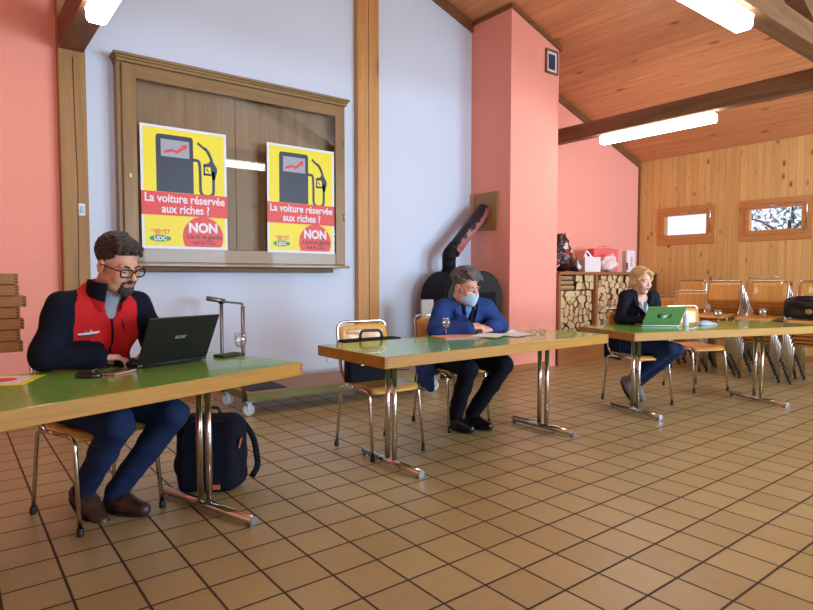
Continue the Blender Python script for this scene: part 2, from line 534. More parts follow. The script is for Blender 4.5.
def fillet(pts, r, n=5):
    """round the inner corners of a polyline"""
    pts = [Vector(p) for p in pts]
    out = [pts[0]]
    for i in range(1, len(pts) - 1):
        a, b, c = pts[i - 1], pts[i], pts[i + 1]
        d1, d2 = (a - b), (c - b)
        rr = min(r, d1.length * .49, d2.length * .49)
        p, q = b + d1.normalized() * rr, b + d2.normalized() * rr
        for k in range(n + 1):
            t = k / n
            out.append(p * (1 - t) ** 2 + b * 2 * t * (1 - t) + q * t * t)
    out.append(pts[-1])
    return out


def text_mesh(body, size, bold=0., align='CENTER', extrude=0.0003, sx=1.0):
    """font outline turned into mesh data (x right, y up, in its own plane)"""
    cu = bpy.data.curves.new('lettering', 'FONT')
    cu.body = body; cu.size = size; cu.align_x = align; cu.offset = bold; cu.extrude = extrude
    cu.resolution_u = 3
    o = bpy.data.objects.new('lettering', cu); COL.objects.link(o)
    dg = bpy.context.evaluated_depsgraph_get()
    me = o.evaluated_get(dg).to_mesh()
    vs = [(v.co.x * sx, v.co.y, v.co.z) for v in me.vertices]
    fs = [tuple(p.vertices) for p in me.polygons]
    o.to_mesh_clear() if hasattr(o, 'to_mesh_clear') else None
    bpy.data.objects.remove(o); bpy.data.curves.remove(cu)
    return vs, fs


# ------------------------------------------------------------------ organic shapes: signed distance field + surface nets
class SDF:
    def __init__(self): self.ops = []

    def rc(self, a, b, r1, r2=None, k=.02, op='u'):
        self.ops.append(('rc', (np.array(a, float), np.array(b, float), r1, r1 if r2 is None else r2), k, op)); return self

    def el(self, c, r, rot=None, k=.02, op='u'):
        self.ops.append(('el', (np.array(c, float), np.array(r, float), np.eye(3) if rot is None else rot), k, op)); return self

    def bx(self, c, h, rot=None, rd=.01, k=.02, op='u'):
        self.ops.append(('bx', (np.array(c, float), np.array(h, float), np.eye(3) if rot is None else rot, rd), k, op)); return self

    def chain(self, pts, rs, k=.01, op='u'):
        for i in range(len(pts) - 1): self.rc(pts[i], pts[i + 1], rs[i], rs[i + 1], k, op)
        return self

    @staticmethod
    def bound(kind, p):
        if kind == 'rc':
            a, b, r1, r2 = p; r = max(r1, r2)
            return np.minimum(a, b) - r, np.maximum(a, b) + r
        c, h, rot = p[0], p[1], p[2]
        e = np.abs(rot) @ h
        return c - e, c + e

    @staticmethod
    def ev(kind, p, X, Y, Z):
        if kind == 'rc':
            a, b, r1, r2 = p
            ba = b - a; bb = max(ba @ ba, 1e-12)
            px, py, pz = X - a[0], Y - a[1], Z - a[2]
            h = np.clip((px * ba[0] + py * ba[1] + pz * ba[2]) / bb, 0, 1)
            return np.sqrt((px - h * ba[0]) ** 2 + (py - h * ba[1]) ** 2 + (pz - h * ba[2]) ** 2) - (r1 + (r2 - r1) * h)
        c, h, rot = p[0], p[1], p[2]
        px, py, pz = X - c[0], Y - c[1], Z - c[2]
        q = [px * rot[0, i] + py * rot[1, i] + pz * rot[2, i] for i in range(3)]
        if kind == 'el':
            k0 = np.sqrt(sum((q[i] / h[i]) ** 2 for i in range(3)))
            k1 = np.sqrt(sum((q[i] / h[i] ** 2) ** 2 for i in range(3))) + 1e-9
            return k0 * (k0 - 1) / k1
        rd = p[3]
        d = [np.abs(q[i]) - (h[i] - rd) for i in range(3)]
        out = np.sqrt(sum(np.maximum(x, 0) ** 2 for x in d))
        return out + np.minimum(np.maximum(np.maximum(d[0], d[1]), d[2]), 0) - rd

    def mesh(self, h, smooth=1):
        los, his = zip(*[self.bound(o[0], o[1]) for o in self.ops if o[3] == 'u'])
        lo = np.min(los, 0) - 3 * h; hi = np.max(his, 0) + 3 * h
        n = np.ceil((hi - lo) / h).astype(int) + 1
        ax = [(lo[i] + h * np.arange(n[i])).astype(np.float32) for i in range(3)]
        D = np.full(n, .1, np.float32)
        for kind, p, k, op in self.ops:
            a, b = self.bound(kind, p)
            pad = k + 3 * h + .004
            i0 = np.clip(np.floor((a - pad - lo) / h).astype(int), 0, n); i1 = np.clip(np.ceil((b + pad - lo) / h).astype(int) + 1, 0, n)
            if (i1 <= i0).any(): continue
            sl = tuple(slice(i0[i], i1[i]) for i in range(3))
            X = ax[0][sl[0]][:, None, None]; Y = ax[1][sl[1]][None, :, None]; Z = ax[2][sl[2]][None, None, :]
            d = self.ev(kind, p, X, Y, Z).astype(np.float32)
            c = D[sl]
            if op == 'u':
                t = np.clip(.5 + .5 * (c - d) / k, 0, 1)
                D[sl] = c * (1 - t) + d * t - k * t * (1 - t)
            else:
                d = -d
                t = np.clip(.5 - .5 * (c - d) / k, 0, 1)
                D[sl] = c * (1 - t) + d * t + k * t * (1 - t)
        s = D < 0
        m = [x - 1 for x in n]
        cnt = np.zeros(m, np.uint8)
        offs = [(i, j, l) for i in (0, 1) for j in (0, 1) for l in (0, 1)]
        for i, j, l in offs: cnt += s[i:i + m[0], j:j + m[1], l:l + m[2]]
        act = (cnt > 0) & (cnt < 8)
        ci = np.argwhere(act)
        idx = np.full(m, -1, np.int32); idx[act] = np.arange(len(ci))
        pos = np.zeros((len(ci), 3)); w = np.zeros(len(ci))
        for a in offs:
            for x in range(3):
                if a[x]: continue
                b = list(a); b[x] = 1
                da = D[ci[:, 0] + a[0], ci[:, 1] + a[1], ci[:, 2] + a[2]]; db = D[ci[:, 0] + b[0], ci[:, 1] + b[1], ci[:, 2] + b[2]]
                mk = (da < 0) != (db < 0)
                t = np.where(mk, da / np.where(mk, da - db, 1), 0)
                q = np.tile(np.array(a, float), (len(ci), 1)); q[:, x] += t
                pos += q * mk[:, None]; w += mk
        V = lo + h * (ci + pos / w[:, None])
        F = []
        for x in range(3):
            y, z = (x + 1) % 3, (x + 2) % 3
            sa = [slice(None)] * 3; sb = [slice(None)] * 3
            sa[x] = slice(0, -1); sb[x] = slice(1, None)
            s0, s1 = s[tuple(sa)], s[tuple(sb)]
            e = np.argwhere(s0 != s1)
            e = e[(e[:, y] > 0) & (e[:, z] > 0) & (e[:, y] < n[y] - 1) & (e[:, z] < n[z] - 1)]
            ins = s0[e[:, 0], e[:, 1], e[:, 2]]
            def g(dy, dz):
                c = e.copy(); c[:, y] -= dy; c[:, z] -= dz
                return idx[c[:, 0], c[:, 1], c[:, 2]]
            q = np.stack([g(1, 1), g(0, 1), g(0, 0), g(1, 0)], 1)
            q[~ins] = q[~ins][:, ::-1]
            F.append(q)
        F = np.concatenate(F)
        for _ in range(smooth):
            acc = np.zeros_like(V); c = np.zeros(len(V))
            for i in range(4):
                a, b = F[:, i], F[:, (i + 1) % 4]
                for d in range(3):
                    acc[:, d] += np.bincount(a, V[b, d], len(V)) + np.bincount(b, V[a, d], len(V))
                c += np.bincount(a, minlength=len(V)) + np.bincount(b, minlength=len(V))
            V = V * .5 + .5 * acc / c[:, None]
        return V, F

    def build(self, name, mats, h, origin=(0, 0, 0), parent=None, matfn=None, smooth=1, disp=None):
        V, F = self.mesh(h, smooth)
        if disp is not None:
            a = V[F[:, 0]]; nn = np.cross(V[F[:, 2]] - a, V[F[:, 3]] - V[F[:, 1]])
            N = np.zeros_like(V)
            for i in range(4):
                for d in range(3): N[:, d] += np.bincount(F[:, i], nn[:, d], len(V))
            N /= np.linalg.norm(N, axis=1)[:, None] + 1e-12
            V = V + N * disp(V)[:, None]
        C = V[F].mean(1)
        V = V - np.array(origin, float)
        me = bpy.data.meshes.new(name)
        me.vertices.add(len(V)); me.vertices.foreach_set('co', V.astype(np.float32).ravel())
        me.loops.add(F.size); me.loops.foreach_set('vertex_index', F.astype(np.int32).ravel())
        me.polygons.add(len(F))
        me.polygons.foreach_set('loop_start', np.arange(0, F.size, 4, dtype=np.int32))
        me.polygons.foreach_set('loop_total', np.full(len(F), 4, dtype=np.int32))
        me.polygons.foreach_set('use_smooth', np.ones(len(F), dtype=bool))
        for m in (mats if isinstance(mats, (list, tuple)) else [mats]): me.materials.append(m)
        if matfn is not None: me.polygons.foreach_set('material_index', matfn(C).astype(np.int32))
        me.update(calc_edges=True); me.validate()
        o = bpy.data.objects.new(name, me); COL.objects.link(o)
        if parent is not None: o.parent = parent
        return o


def folds(amp, f=38., seed=0.):
    def fn(V):
        x, y, z = V.T
        return amp * (np.sin(f * x + 2.1 * np.sin(.6 * f * z + seed)) * np.sin(.8 * f * z + 1.7 * np.sin(.5 * f * y + seed)) + .6 * np.sin(1.3 * f * (y + z) + 2 * np.sin(.7 * f * x)))
    return fn


# ------------------------------------------------------------------ room shell
RX, RZ = 3.77, 4.96           # ridge
XW, YW, XL, YR = 9.36, 5.62, -1.8, -4.5
def roof(x): return RZ - .333 * abs(x - RX)


fl = MB().span((XL - .2, YR - .2, -.12), (XW + .2, YW + .2, 0)).build('floor', M['tile']); struct(fl)
mb = MB()
mb.prism([(XL, 0), (.86, 0), (.86, roof(.86)), (XL, roof(XL))], YW, YW + .2, 'y', 1)
mb.prism([(.86, 0), (5.42, 0), (5.42, roof(5.42)), (RX, RZ), (.86, roof(.86))], YW, YW + .2, 'y', 0)
mb.prism([(5.42, 0), (XW, 0), (XW, roof(XW)), (5.42, roof(5.42))], YW, YW + .2, 'y', 1)
struct(mb.build('wall_back', [M['white_wall'], M['pink']]))
# chimney breast with the sloped top under the roof
PX0, PX1, PY = 5.42, 6.315, 4.943
struct(MB().prism([(PX0, 0), (PX1, 0), (PX1, roof(PX1)), (PX0, roof(PX0))], PY, YW, 'y').build('wall_chimney', M['pink']))
# ceiling, two slopes
mb = MB()
mb.prism([(RX, RZ), (XW + .2, roof(XW + .2)), (XW + .2, roof(XW + .2) + .12), (RX, RZ + .12)], YR - .2, YW + .2, 'y')
mb.prism([(RX, RZ), (RX, RZ + .12), (XL - .2, roof(XL - .2) + .12), (XL - .2, roof(XL - .2))], YR - .2, YW + .2, 'y')
struct(mb.build('ceiling', M['ceil']))
# boarded right wall with two small window openings
W1, W2 = (4.33, 5.268), (3.03, 3.966)
WZ0, WZ1 = 1.684, 2.284
i_ = .055   # casing overlaps the opening
h0, h1 = roof(XW), roof(XW)
mb = MB()
t = XW + .22
mb.span((XW, YR, 0), (t, YW + .2, WZ0 + i_)); mb.span((XW, YR, WZ1 - i_), (t, YW + .2, h0 + .05))
mb.span((XW, W1[1] - i_, WZ0 + i_), (t, YW + .2, WZ1 - i_)); mb.span((XW, W2[1] - i_, WZ0 + i_), (t, W1[0] + i_, WZ1 - i_))
mb.span((XW, YR, WZ0 + i_), (t, W2[0] + i_, WZ1 - i_))
struct(mb.build('wall_right', M['pine_wall']))
struct(MB().span((XL - .2, YR, 0), (XL, YW + .2, roof(XL) + .1)).build('wall_left', M['pink']))
mb = MB()
# unseen rear wall, its three window openings made up for the added lights
xs = [XL, -1.0, 1.0, 3.85, 5.85, 7.2, 9.2, XW]
mb.span((XL, YR - .2, 0), (XW, YR, .35))
for a, b in ((0, 1), (2, 3), (4, 5), (6, 7)): mb.span((xs[a], YR - .2, .35), (xs[b], YR, 2.55))
mb.prism([(XL, 2.55), (XW, 2.55), (XW, roof(XW)), (RX, RZ), (XL, roof(XL))], YR - .2, YR, 'y')
struct(mb.build('wall_rear', M['plain_wall']))
for n, (a, b) in enumerate(((1, 2), (3, 4), (5, 6))):
    w = MB()
    x0, x1 = xs[a], xs[b]
    for p, q in (((x0, .35), (x1, .42)), ((x0, 2.48), (x1, 2.55)), ((x0, .42), (x0 + .07, 2.48)), ((x1 - .07, .42), (x1, 2.48)), (((x0 + x1) / 2 - .04, .42), ((x0 + x1) / 2 + .04, 2.48))):
        w.span((p[0], YR - .12, p[1]), (q[0], YR - .05, q[1]))
    fr = struct(w.build('window_%d' % (n + 3), M['frame_wood']))  # invented rear windows, put in to light the room
    pn = MB().span((x0 + .07, YR - .1, .42), (x1 - .07, YR - .095, 2.48)).build('pane', M['pane'], fr)

# the two small tilt windows in the boarded wall
for n, (y0, y1) in enumerate((W1, W2)):
    w = MB()
    z0, z1 = WZ0, WZ1
    c = .1
    for a, b in (((y0, z0), (y1, z0 + .11)), ((y0, z1 - .09), (y1, z1)), ((y0, z0 + .11), (y0 + c * .85, z1 - .09)), ((y1 - c * .85, z0 + .11), (y1, z1 - .09))):
        w.span((XW - .02, a[0], a[1]), (XW + .1, b[0], b[1]), .004)
    fr = struct(w.build('window_%d' % (n + 1), M['frame_wood']))
    s = MB()
    a0, a1, b0, b1 = y0 + .07, y1 - .07, z0 + .09, z1 - .075
    c = .065
    for a, b in (((a0, b0), (a1, b0 + c)), ((a0, b1 - c), (a1, b1)), ((a0, b0 + c), (a0 + c, b1 - c)), ((a1 - c, b0 + c), (a1, b1 - c))):
        s.span((XW - .035, a[0], a[1]), (XW + .04, b[0], b[1]), .006)
    s.build('sash', M['frame_wood'], fr)
    MB().span((XW + .0, a0 + c - .01, b0 + c - .01), (XW + .006, a1 - c + .01, b1 - c + .01)).build('pane', M['pane'], fr)
    rod = MB()
    rod.tube(fillet([(XW - .05, a1 - .34, b1 - .03), (XW - .05, a0 + .01, b1 - .012), (XW - .05, a0 - .005, b1 - .03), (XW - .05, a0 - .005, b0 + .03)], .02), .007, 8)
    rod.box((XW - .05, a1 - .40, b1 - .035), (.02, .13, .025), None, .006)
    rod.box((XW - .043, a0 - .005, b0 + .05), (.03, .025, .05), None, .005)
    rod.build('opening_gear', M['chrome'], fr)

# posts on the white wall
nt_ = 1
def trim(mbx, m):
    global nt_
    o = struct(mbx.build('trim_%d' % nt_, m)); nt_ += 1
    return o


mb = MB().box((.862, YW - .035, roof(.86) / 2 - .04), (.20, .09, roof(.86) - .08), None, .008)
mb.tube([(.878, YW - .081, .1), (.872, YW - .081, 1.2), (.883, YW - .081, 1.9), (.872, YW - .081, 2.5), (.868, YW - .081, 2.95)], .0035, 5, 1)
trim(mb, [M['post_dark'], M['edge_dark']])
mb = MB().box((3.772, YW - .03, RZ / 2 - .04), (.288, .08, RZ - .09), None, .006)
mb.span((3.77, YW - .0715, 0), (3.777, YW - .069, RZ - .1), 0, 1)
trim(mb, [M['post'], M['edge_dark']])
# tie beams carrying the lamps
trim(MB().box((.86, (YW - .05 + YR) / 2, 3.12), (.18, YW - .05 - YR, .24), None, .006), M['beam'])
trim(MB().box((6.70, (YW + YR) / 2, 3.075), (.13, YW - YR - .05, .19), None, .006), M['beam'])
trim(MB().box(((.95 + 6.63) / 2, 1.885, 3.08), (6.63 - .95, .15, .165), None, .006), M['beam_x'])
# truss strut from the cross beam up to the ridge
mb = MB()
mb.prism([(5.60, 3.155), (5.95, 3.155), (RX + .5, 3.97), (RX, 4.14), (RX, 3.96)], 1.82, 1.94, 'y')
trim(mb, M['beam'])
# rake strips where walls meet the boarded ceiling
def rake(x0, x1, y0, y1, th=.09):
    m = MB(); m.prism([(x0, roof(x0) - th), (x1, roof(x1) - th), (x1, roof(x1) - .001), (x0, roof(x0) - .001)], y0, y1, 'y')
    return trim(m, M['trim'])
rake(RX + .15, PX0, YW - .03, YW, .13)
rake(PX0, PX1, PY - .03, PY, .05)
rake(PX1, XW, YW - .03, YW, .10)
m_ = MB().span((PX0 - .025, PY - .03, roof(PX0) - .05), (PX0, YW - .03, roof(PX0) - .006)); trim(m_, M['trim'])
m_ = MB().span((PX1, PY - .03, roof(PX1) - .06), (PX1 + .025, YW - .03, roof(PX1) - .012)); trim(m_, M['trim'])
m_ = MB().span((XW - .03, YW - .03, 0), (XW, YW, roof(XW) - .1)); trim(m_, M['trim'])
# baseboards
struct(MB().span((XL, YW - .02, 0), (.76, YW, .075)).span((.965, YW - .02, 0), (3.62, YW, .075)).span((3.92, YW - .02, 0), (PX0, YW, .075)).build('baseboard_back', M['base_trim']))
struct(MB().span((PX0 - .018, PY - .018, 0), (PX1 - .17, PY, .075)).span((PX0 - .018, PY, 0), (PX0, YW - .02, .075)).build('baseboard_chimney', M['base_trim']))
struct(MB().span((XW - .02, YR, 0), (XW, 4.7, .075)).build('baseboard_right', M['base_trim']))


# ------------------------------------------------------------------ lamps under the beams
def lamp(label, loc, rz, L=1.46):
    t = thing('ceiling_lamp', label, 'lamp', loc, rz, 'fluorescent lamps under the roof beams')
    MB().box((0, 0, -.018), (L, .10, .036), None, .006).build('housing', M['housing'], t)
    MB().prism([(-.068, -.03), (-.062, -.105), (-.045, -.122), (.045, -.122), (.062, -.105), (.068, -.03)], -L / 2 - .01, L / 2 + .01, 'x').build('diffuser', M['lamp_white'], t)
    return t


lamp('white box lamp hanging from the dark beam by the red chimney', (6.70, 3.84, 2.98), R(90), 1.38)
lamp('white box lamp under the cross beam at the top edge of the photo', (3.70, 1.90, 2.998), 0)
lamp('white box lamp under the beam above the cracked wooden post', (.86, 3.79, 3.0), R(90))


# ------------------------------------------------------------------ display case and posters
CX0, CX1, CZ0, CZ1 = 1.185, 3.42, 1.285, 2.975
CF = 5.47
case = thing('display_case', 'brown wooden wall display case with glazed door', 'display case', ((CX0 + CX1) / 2, YW, CZ0))
cw, ch = CX1 - CX0, CZ1 - CZ0
m = MB()
d = YW - CF
m.box((-cw / 2 + .015, -d / 2 + .01, ch / 2), (.03, d - .02, ch)); m.box((cw / 2 - .015, -d / 2 + .01, ch / 2), (.03, d - .02, ch))
m.box((0, -d / 2 + .01, ch - .015), (cw - .06, d - .02, .03)); m.box((0, -d / 2 + .01, .015), (cw - .06, d - .02, .03))
m.build('carcass', M['oak_z'], case)
m = MB().span((-cw / 2 + .03, -.012, .03), (-.05, -.002, ch - .03), .002).span((-.045, -.012, .03), (cw / 2 - .03, -.002, ch - .03), .002)
m.build('back_panel', M['oak_back'], case)
door = MB()
sw = .115
for xx in (-cw / 2 + sw / 2 + .03, cw / 2 - sw / 2 - .015):
    MB().box((xx, -d + .008, ch / 2), (sw, .028, ch - .02), None, .006).build('door_stile', M['oak_z'], case)
for zz, hh in ((ch - .065, .11), (.072, .128)):
    MB().box((.008, -d + .009, zz), (cw - .22, .027, hh), None, .006).build('door_rail', M['oak'], case)
MB().span((-cw / 2 + .12, -d + .006, .1), (cw / 2 - .1, -d + .01, ch - .1)).build('glass_pane', M['case_glass'], case)
MB().box((-cw / 2 + .085, -d - .008, ch * .44), (.02, .01, .035), None, .003).build('lock', M['steel_gold'], case)
for z in (.48, 1.25): MB().tube([(cw / 2 - .03, -d - .008, z), (cw / 2 - .03, -d - .008, z + .075)], .007, 8).build('hinge', M['steel_gold'], case)
m = MB()
# stepped cornice on three sides, ledge and under-ledge
for o, z0, z1 in ((.010, 0, .028), (.022, .028, .046), (.036, .046, .070)):
    m.span((-cw / 2 - o, -d - o - .005, ch + z0), (cw / 2 + o, 0, ch + z1), .006)
m.build('cornice', M['oak'], case)
MB().span((-cw / 2 - .02, -d - .045, -.028), (cw / 2 + .02, 0, .0), .006).build('ledge', M['oak'], case)
MB().span((-cw / 2 + .05, -d + .03, -.075), (cw / 2 - .14, 0, -.028), .008).build('under_ledge', M['beam_x'], case)


def poster(label, xc, zb, tilt):
    w, h = .756, 1.07
    t = thing('poster', label, 'poster', (xc, CF - .014, zb), 0)
    t.rotation_euler = (0, tilt, 0)
    def fx(u): return (u - .5) * w
    def fz(v): return (1 - v) * h
    def flat(name, mat, polys, lay, extra=None):
        m = MB()
        y = -.0006 * lay
        for p in polys: m.prism([(fx(u), fz(v)) for u, v in p], y - .0006, y, 'y')
        if extra:
            for vs, fs in extra: m.add(vs, fs)
        return m.build(name, mat, t)
    def rect(a, b, c, d): return [(a, d), (c, d), (c, b), (a, b)]
    def circ(cx, cy, r, a0=0, a1=360, n=40):
        return [(cx + r * math.cos(R(a0 + (a1 - a0) * i / n)), cy + r * w / h * math.sin(R(a0 + (a1 - a0) * i / n))) for i in range(n + (a1 - a0 < 360))]
    flat('sheet', M['poster_white'], [rect(0, 0, 1, 1)], 0)
    flat('yellow_field', M['yellow'], [rect(.03, .022, .97, .978)], 1)
    # pump body with rounded shoulders
    body = [(.17, .533), (.17, .085)] + [(.19, .069), (.2, .066)] + [(.57, .066), (.585, .071), (.595, .085)] + [(.595, .533)]
    flat('pump_silhouette', M['poster_navy'], [body], 2)
    flat('pump_display', M['poster_grey'], [rect(.225, .105, .55, .245)], 3)
    arrow = [(.255, .222), (.26, .198), (.35, .178), (.40, .190), (.47, .152), (.455, .142), (.525, .128), (.515, .178), (.495, .168), (.41, .215), (.355, .2)]
    flat('price_arrow', M['poster_red'], [arrow], 4)
    # hose and nozzle
    pts = fillet([Vector((fx(u), 0, fz(v))) for u, v in ((.585, .25), (.665, .25), (.675, .35), (.675, .545), (.835, .545), (.835, .33))], .07, 7)
    m = MB()
    wd = .026
    L, Rr = [], []
    for i, p in enumerate(pts):
        tg = (pts[min(i + 1, len(pts) - 1)] - pts[max(i - 1, 0)]).normalized(); nn = Vector((-tg.z, 0, tg.x)) * wd / 2
        L.append(p + nn); Rr.append(p - nn)
    n = len(pts)
    for i in range(n - 1):
        m.prism([(L[i].x, L[i].z), (L[i + 1].x, L[i + 1].z), (Rr[i + 1].x, Rr[i + 1].z), (Rr[i].x, Rr[i].z)], -.0018, -.0012, 'y')
    noz = [(.715, .275), (.78, .262), (.80, .235), (.83, .24), (.878, .295), (.885, .318), (.865, .375), (.855, .40), (.82, .40), (.81, .35), (.80, .295), (.715, .298)]
    m.prism([(fx(u), fz(v)) for u, v in noz], -.0018, -.0012, 'y')
    for q in ([(.715, .275), (.735, .275), (.735, .365), (.715, .365)], [(.715, .35), (.81, .35), (.81, .37), (.715, .37)], [(.74, .31), (.76, .31), (.785, .335), (.77, .34)],
              [(.80, .24), (.835, .24), (.815, .2), (.79, .165), (.755, .135), (.725, .13), (.655, .093), (.645, .113), (.715, .152), (.745, .165), (.77, .195)]):
        m.prism([(fx(u), fz(v)) for u, v in q], -.0018, -.0012, 'y')
    m.build('hose_and_nozzle', M['poster_navy'], t)
    flat('red_band', M['poster_red'], [rect(0, .535, 1, .725)], 5)
    cc = circ(.70, .895, .245)
    cc = [(u, min(v, .978)) for u, v in cc]
    flat('red_disc', M['poster_red'], [cc], 3)
    def words(name, mat, items, lay):
        m = MB()
        for s, size, u, v, bold, sx in items:
            vs, fs = text_mesh(s, size, bold, sx=sx)
            m.add([(fx(u) + x, -.0006 * lay - .0006 - z, fz(v) + y) for x, y, z in vs], fs)
        return m.build(name, mat, t)
    words('slogan_lettering', M['poster_white'], [('La voiture r\u00e9serv\u00e9e', .104, .5, .617, .0022, .86), ('aux riches ?', .104, .5, .703, .0022, .86)], 6)
    words('non_lettering', M['poster_white'], [('NON', .118, .70, .855, .005, .95)], 4)
    words('small_lettering', M['poster_maroon'], [('\u00e0 la loi de gauche', .052, .715, .908, .0012, .88), ('sur le CO\u2082', .052, .71, .955, .0012, .88)], 4)
    ov = circ(.2, .915, .12); ov = [(u, .915 + (v - .915) * .32) for u, v in ov]
    lg = flat('party_logo', M['poster_green'], [ov], 3)
    words('logo_lettering', M['poster_white'], [('UDC', .05, .2, .931, .002, 1.0)], 5)
    sun = circ(.17, .862, .035)
    sk = [[(.2, .85), (.3, .84), (.305, .85), (.21, .862)], [(.24, .84), (.25, .84), (.27, .875), (.26, .878)], [(.1, .84), (.15, .85), (.14, .858), (.095, .85)], [(.29, .84), (.30, .84), (.3, .872), (.288, .872)], [(.2, .872), (.29, .868), (.29, .876), (.2, .88)]]
    flat('logo_sketch', M['poster_orange'], [sun] + sk, 2)
    return t


poster('yellow and red petrol pump poster in the case half above the bearded man', 1.728, 1.415, R(-.15))
poster('yellow and red petrol pump poster in the half of the case by the pale post', 2.885, 1.407, R(.2))

# ------------------------------------------------------------------ wall fittings
t = thing('wall_switch', 'small white switch plate on the cracked wooden post', 'switch', (.905, YW - .083, 1.67))
MB().box((0, -.006, .05), (.05, .012, .1), None, .004).build('plate', M['socket_white'], t)
MB().box((0, -.014, .05), (.03, .008, .05), None, .003).build('rocker', M['galv'], t)
t = thing('wall_socket', 'white wall socket low on the white wall behind the trolley', 'socket', (3.30, YW, .24))
MB().box((0, -.006, .04), (.085, .012, .085), None, .004).build('plate', M['socket_white'], t)
m = MB()
for x in (-.012, 0, .012): m.tube([(x, -.0121, .04 + (.008 if x == 0 else 0)), (x, -.0135, .04 + (.008 if x == 0 else 0))], .003, 8)
m.build('socket_holes', M['black'], t)
t = thing('air_vent', 'small dark framed air vent high on the red chimney', 'vent', (6.155, PY, 3.735))
m = MB()
w, h = .24, .30
for a, b in (((-w / 2, 0), (w / 2, .025)), ((-w / 2, h - .025), (w / 2, h)), ((-w / 2, .025), (-w / 2 + .025, h - .025)), ((w / 2 - .025, .025), (w / 2, h - .025))):
    m.span((a[0], -.025, a[1]), (b[0], 0, b[1]), .003)
m.build('outer_frame', M['trim'], t)
m = MB(); q = .027
for a, b in (((-w / 2 + q, q), (w / 2 - q, q + .025)), ((-w / 2 + q, h - q - .025), (w / 2 - q, h - q)), ((-w / 2 + q, q + .025), (-w / 2 + q + .025, h - q - .025)), ((w / 2 - q - .025, q + .025), (w / 2 - q, h - q - .025))):
    m.span((a[0], -.016, a[1]), (b[0], 0, b[1]))
m.build('inner_frame', M['poster_white'], t)
m = MB()
for i in range(9): m.box((0, -.006, .065 + i * .021), (w - .1, .004, .019), Matrix.Rotation(R(30), 4, 'X'))
m.build('grille', M['poster_navy'], t)


# ------------------------------------------------------------------ tables
def table(label, c, rz, L=2.07, W=.72, H=.74, legx=.705, foot=.59):
    t = thing('folding_table', label, 'table', (c[0], c[1], 0), rz, 'green topped folding tables')
    MB().box((0, 0, H - .0125), (L - .008, W - .008, .025), None, .002).build('tabletop', M['green_top'], t)
    m = MB()
    e = .022
    m.box((0, -W / 2 + e / 2, H - .033), (L, e, .064), None, .003); m.box((0, W / 2 - e / 2, H - .033), (L, e, .064), None, .003)
    for s in (-1, 1): m.box((s * (L / 2 - e / 2), 0, H - .033), (e, W - 2 * e, .064), None, .003)
    ed = m.build('edge_band', M['edge_wood'], t)
    for sx in (-1, 1):
        for sy in (-1, 1):
            m = MB()
            for k in range(3):
                m.box((sx * (L / 2 - .011), sy * (W / 2), H - .047 + k * .016), (.014, .0012, .007))
            m.build('finger_joint', M['edge_dark'], ed)
    for s in (-1, 1):
        m = MB()
        for dy in (-.035, .035): m.tube([(s * legx, dy, .045), (s * legx, dy, H - .07)], .0165, 14)
        lg = m.build('leg', M['chrome'], t)
        m = MB().box((s * legx, 0, H - .055), (.09, .34, .024), None, .003).box((s * legx, 0, H - .075), (.05, .13, .03), None, .003)
        m.build('mounting_bracket', M['steel'], lg)
        m = MB().tube([(s * legx, -foot / 2, .03), (s * legx, foot / 2, .03)], .022, 16)
        ft = m.build('foot_bar', M['chrome'], lg)
        for q in (-1, 1):
            MB().tube([(s * legx, q * (foot / 2 - .001), .03), (s * legx, q * (foot / 2 + .006), .03)], .0205, 16).box((s * legx, q * (foot / 2 - .02), .01), (.03, .03, .02), None, .003).build('end_cap', M['galv'], ft)
    return t


T1R, T2R, T3R = R(17.4), R(0), R(-18.2)
table('green topped table with wooden edge and black laptop, where the bearded man sits', (.306, 2.718), T1R, W=.76, legx=.725, foot=.72)
table('green topped table with wooden edge and white papers, where the masked man sits', (2.86, 2.915), T2R, L=2.05, W=.72, legx=.72)
table('green topped table with wooden edge and green laptop, where the woman sits', (5.31, 2.565), T3R, W=.72, H=.73)


def rot2(c, rz, x, y):
    return (c[0] + math.cos(rz) * x - math.sin(rz) * y, c[1] + math.sin(rz) * x + math.cos(rz) * y)


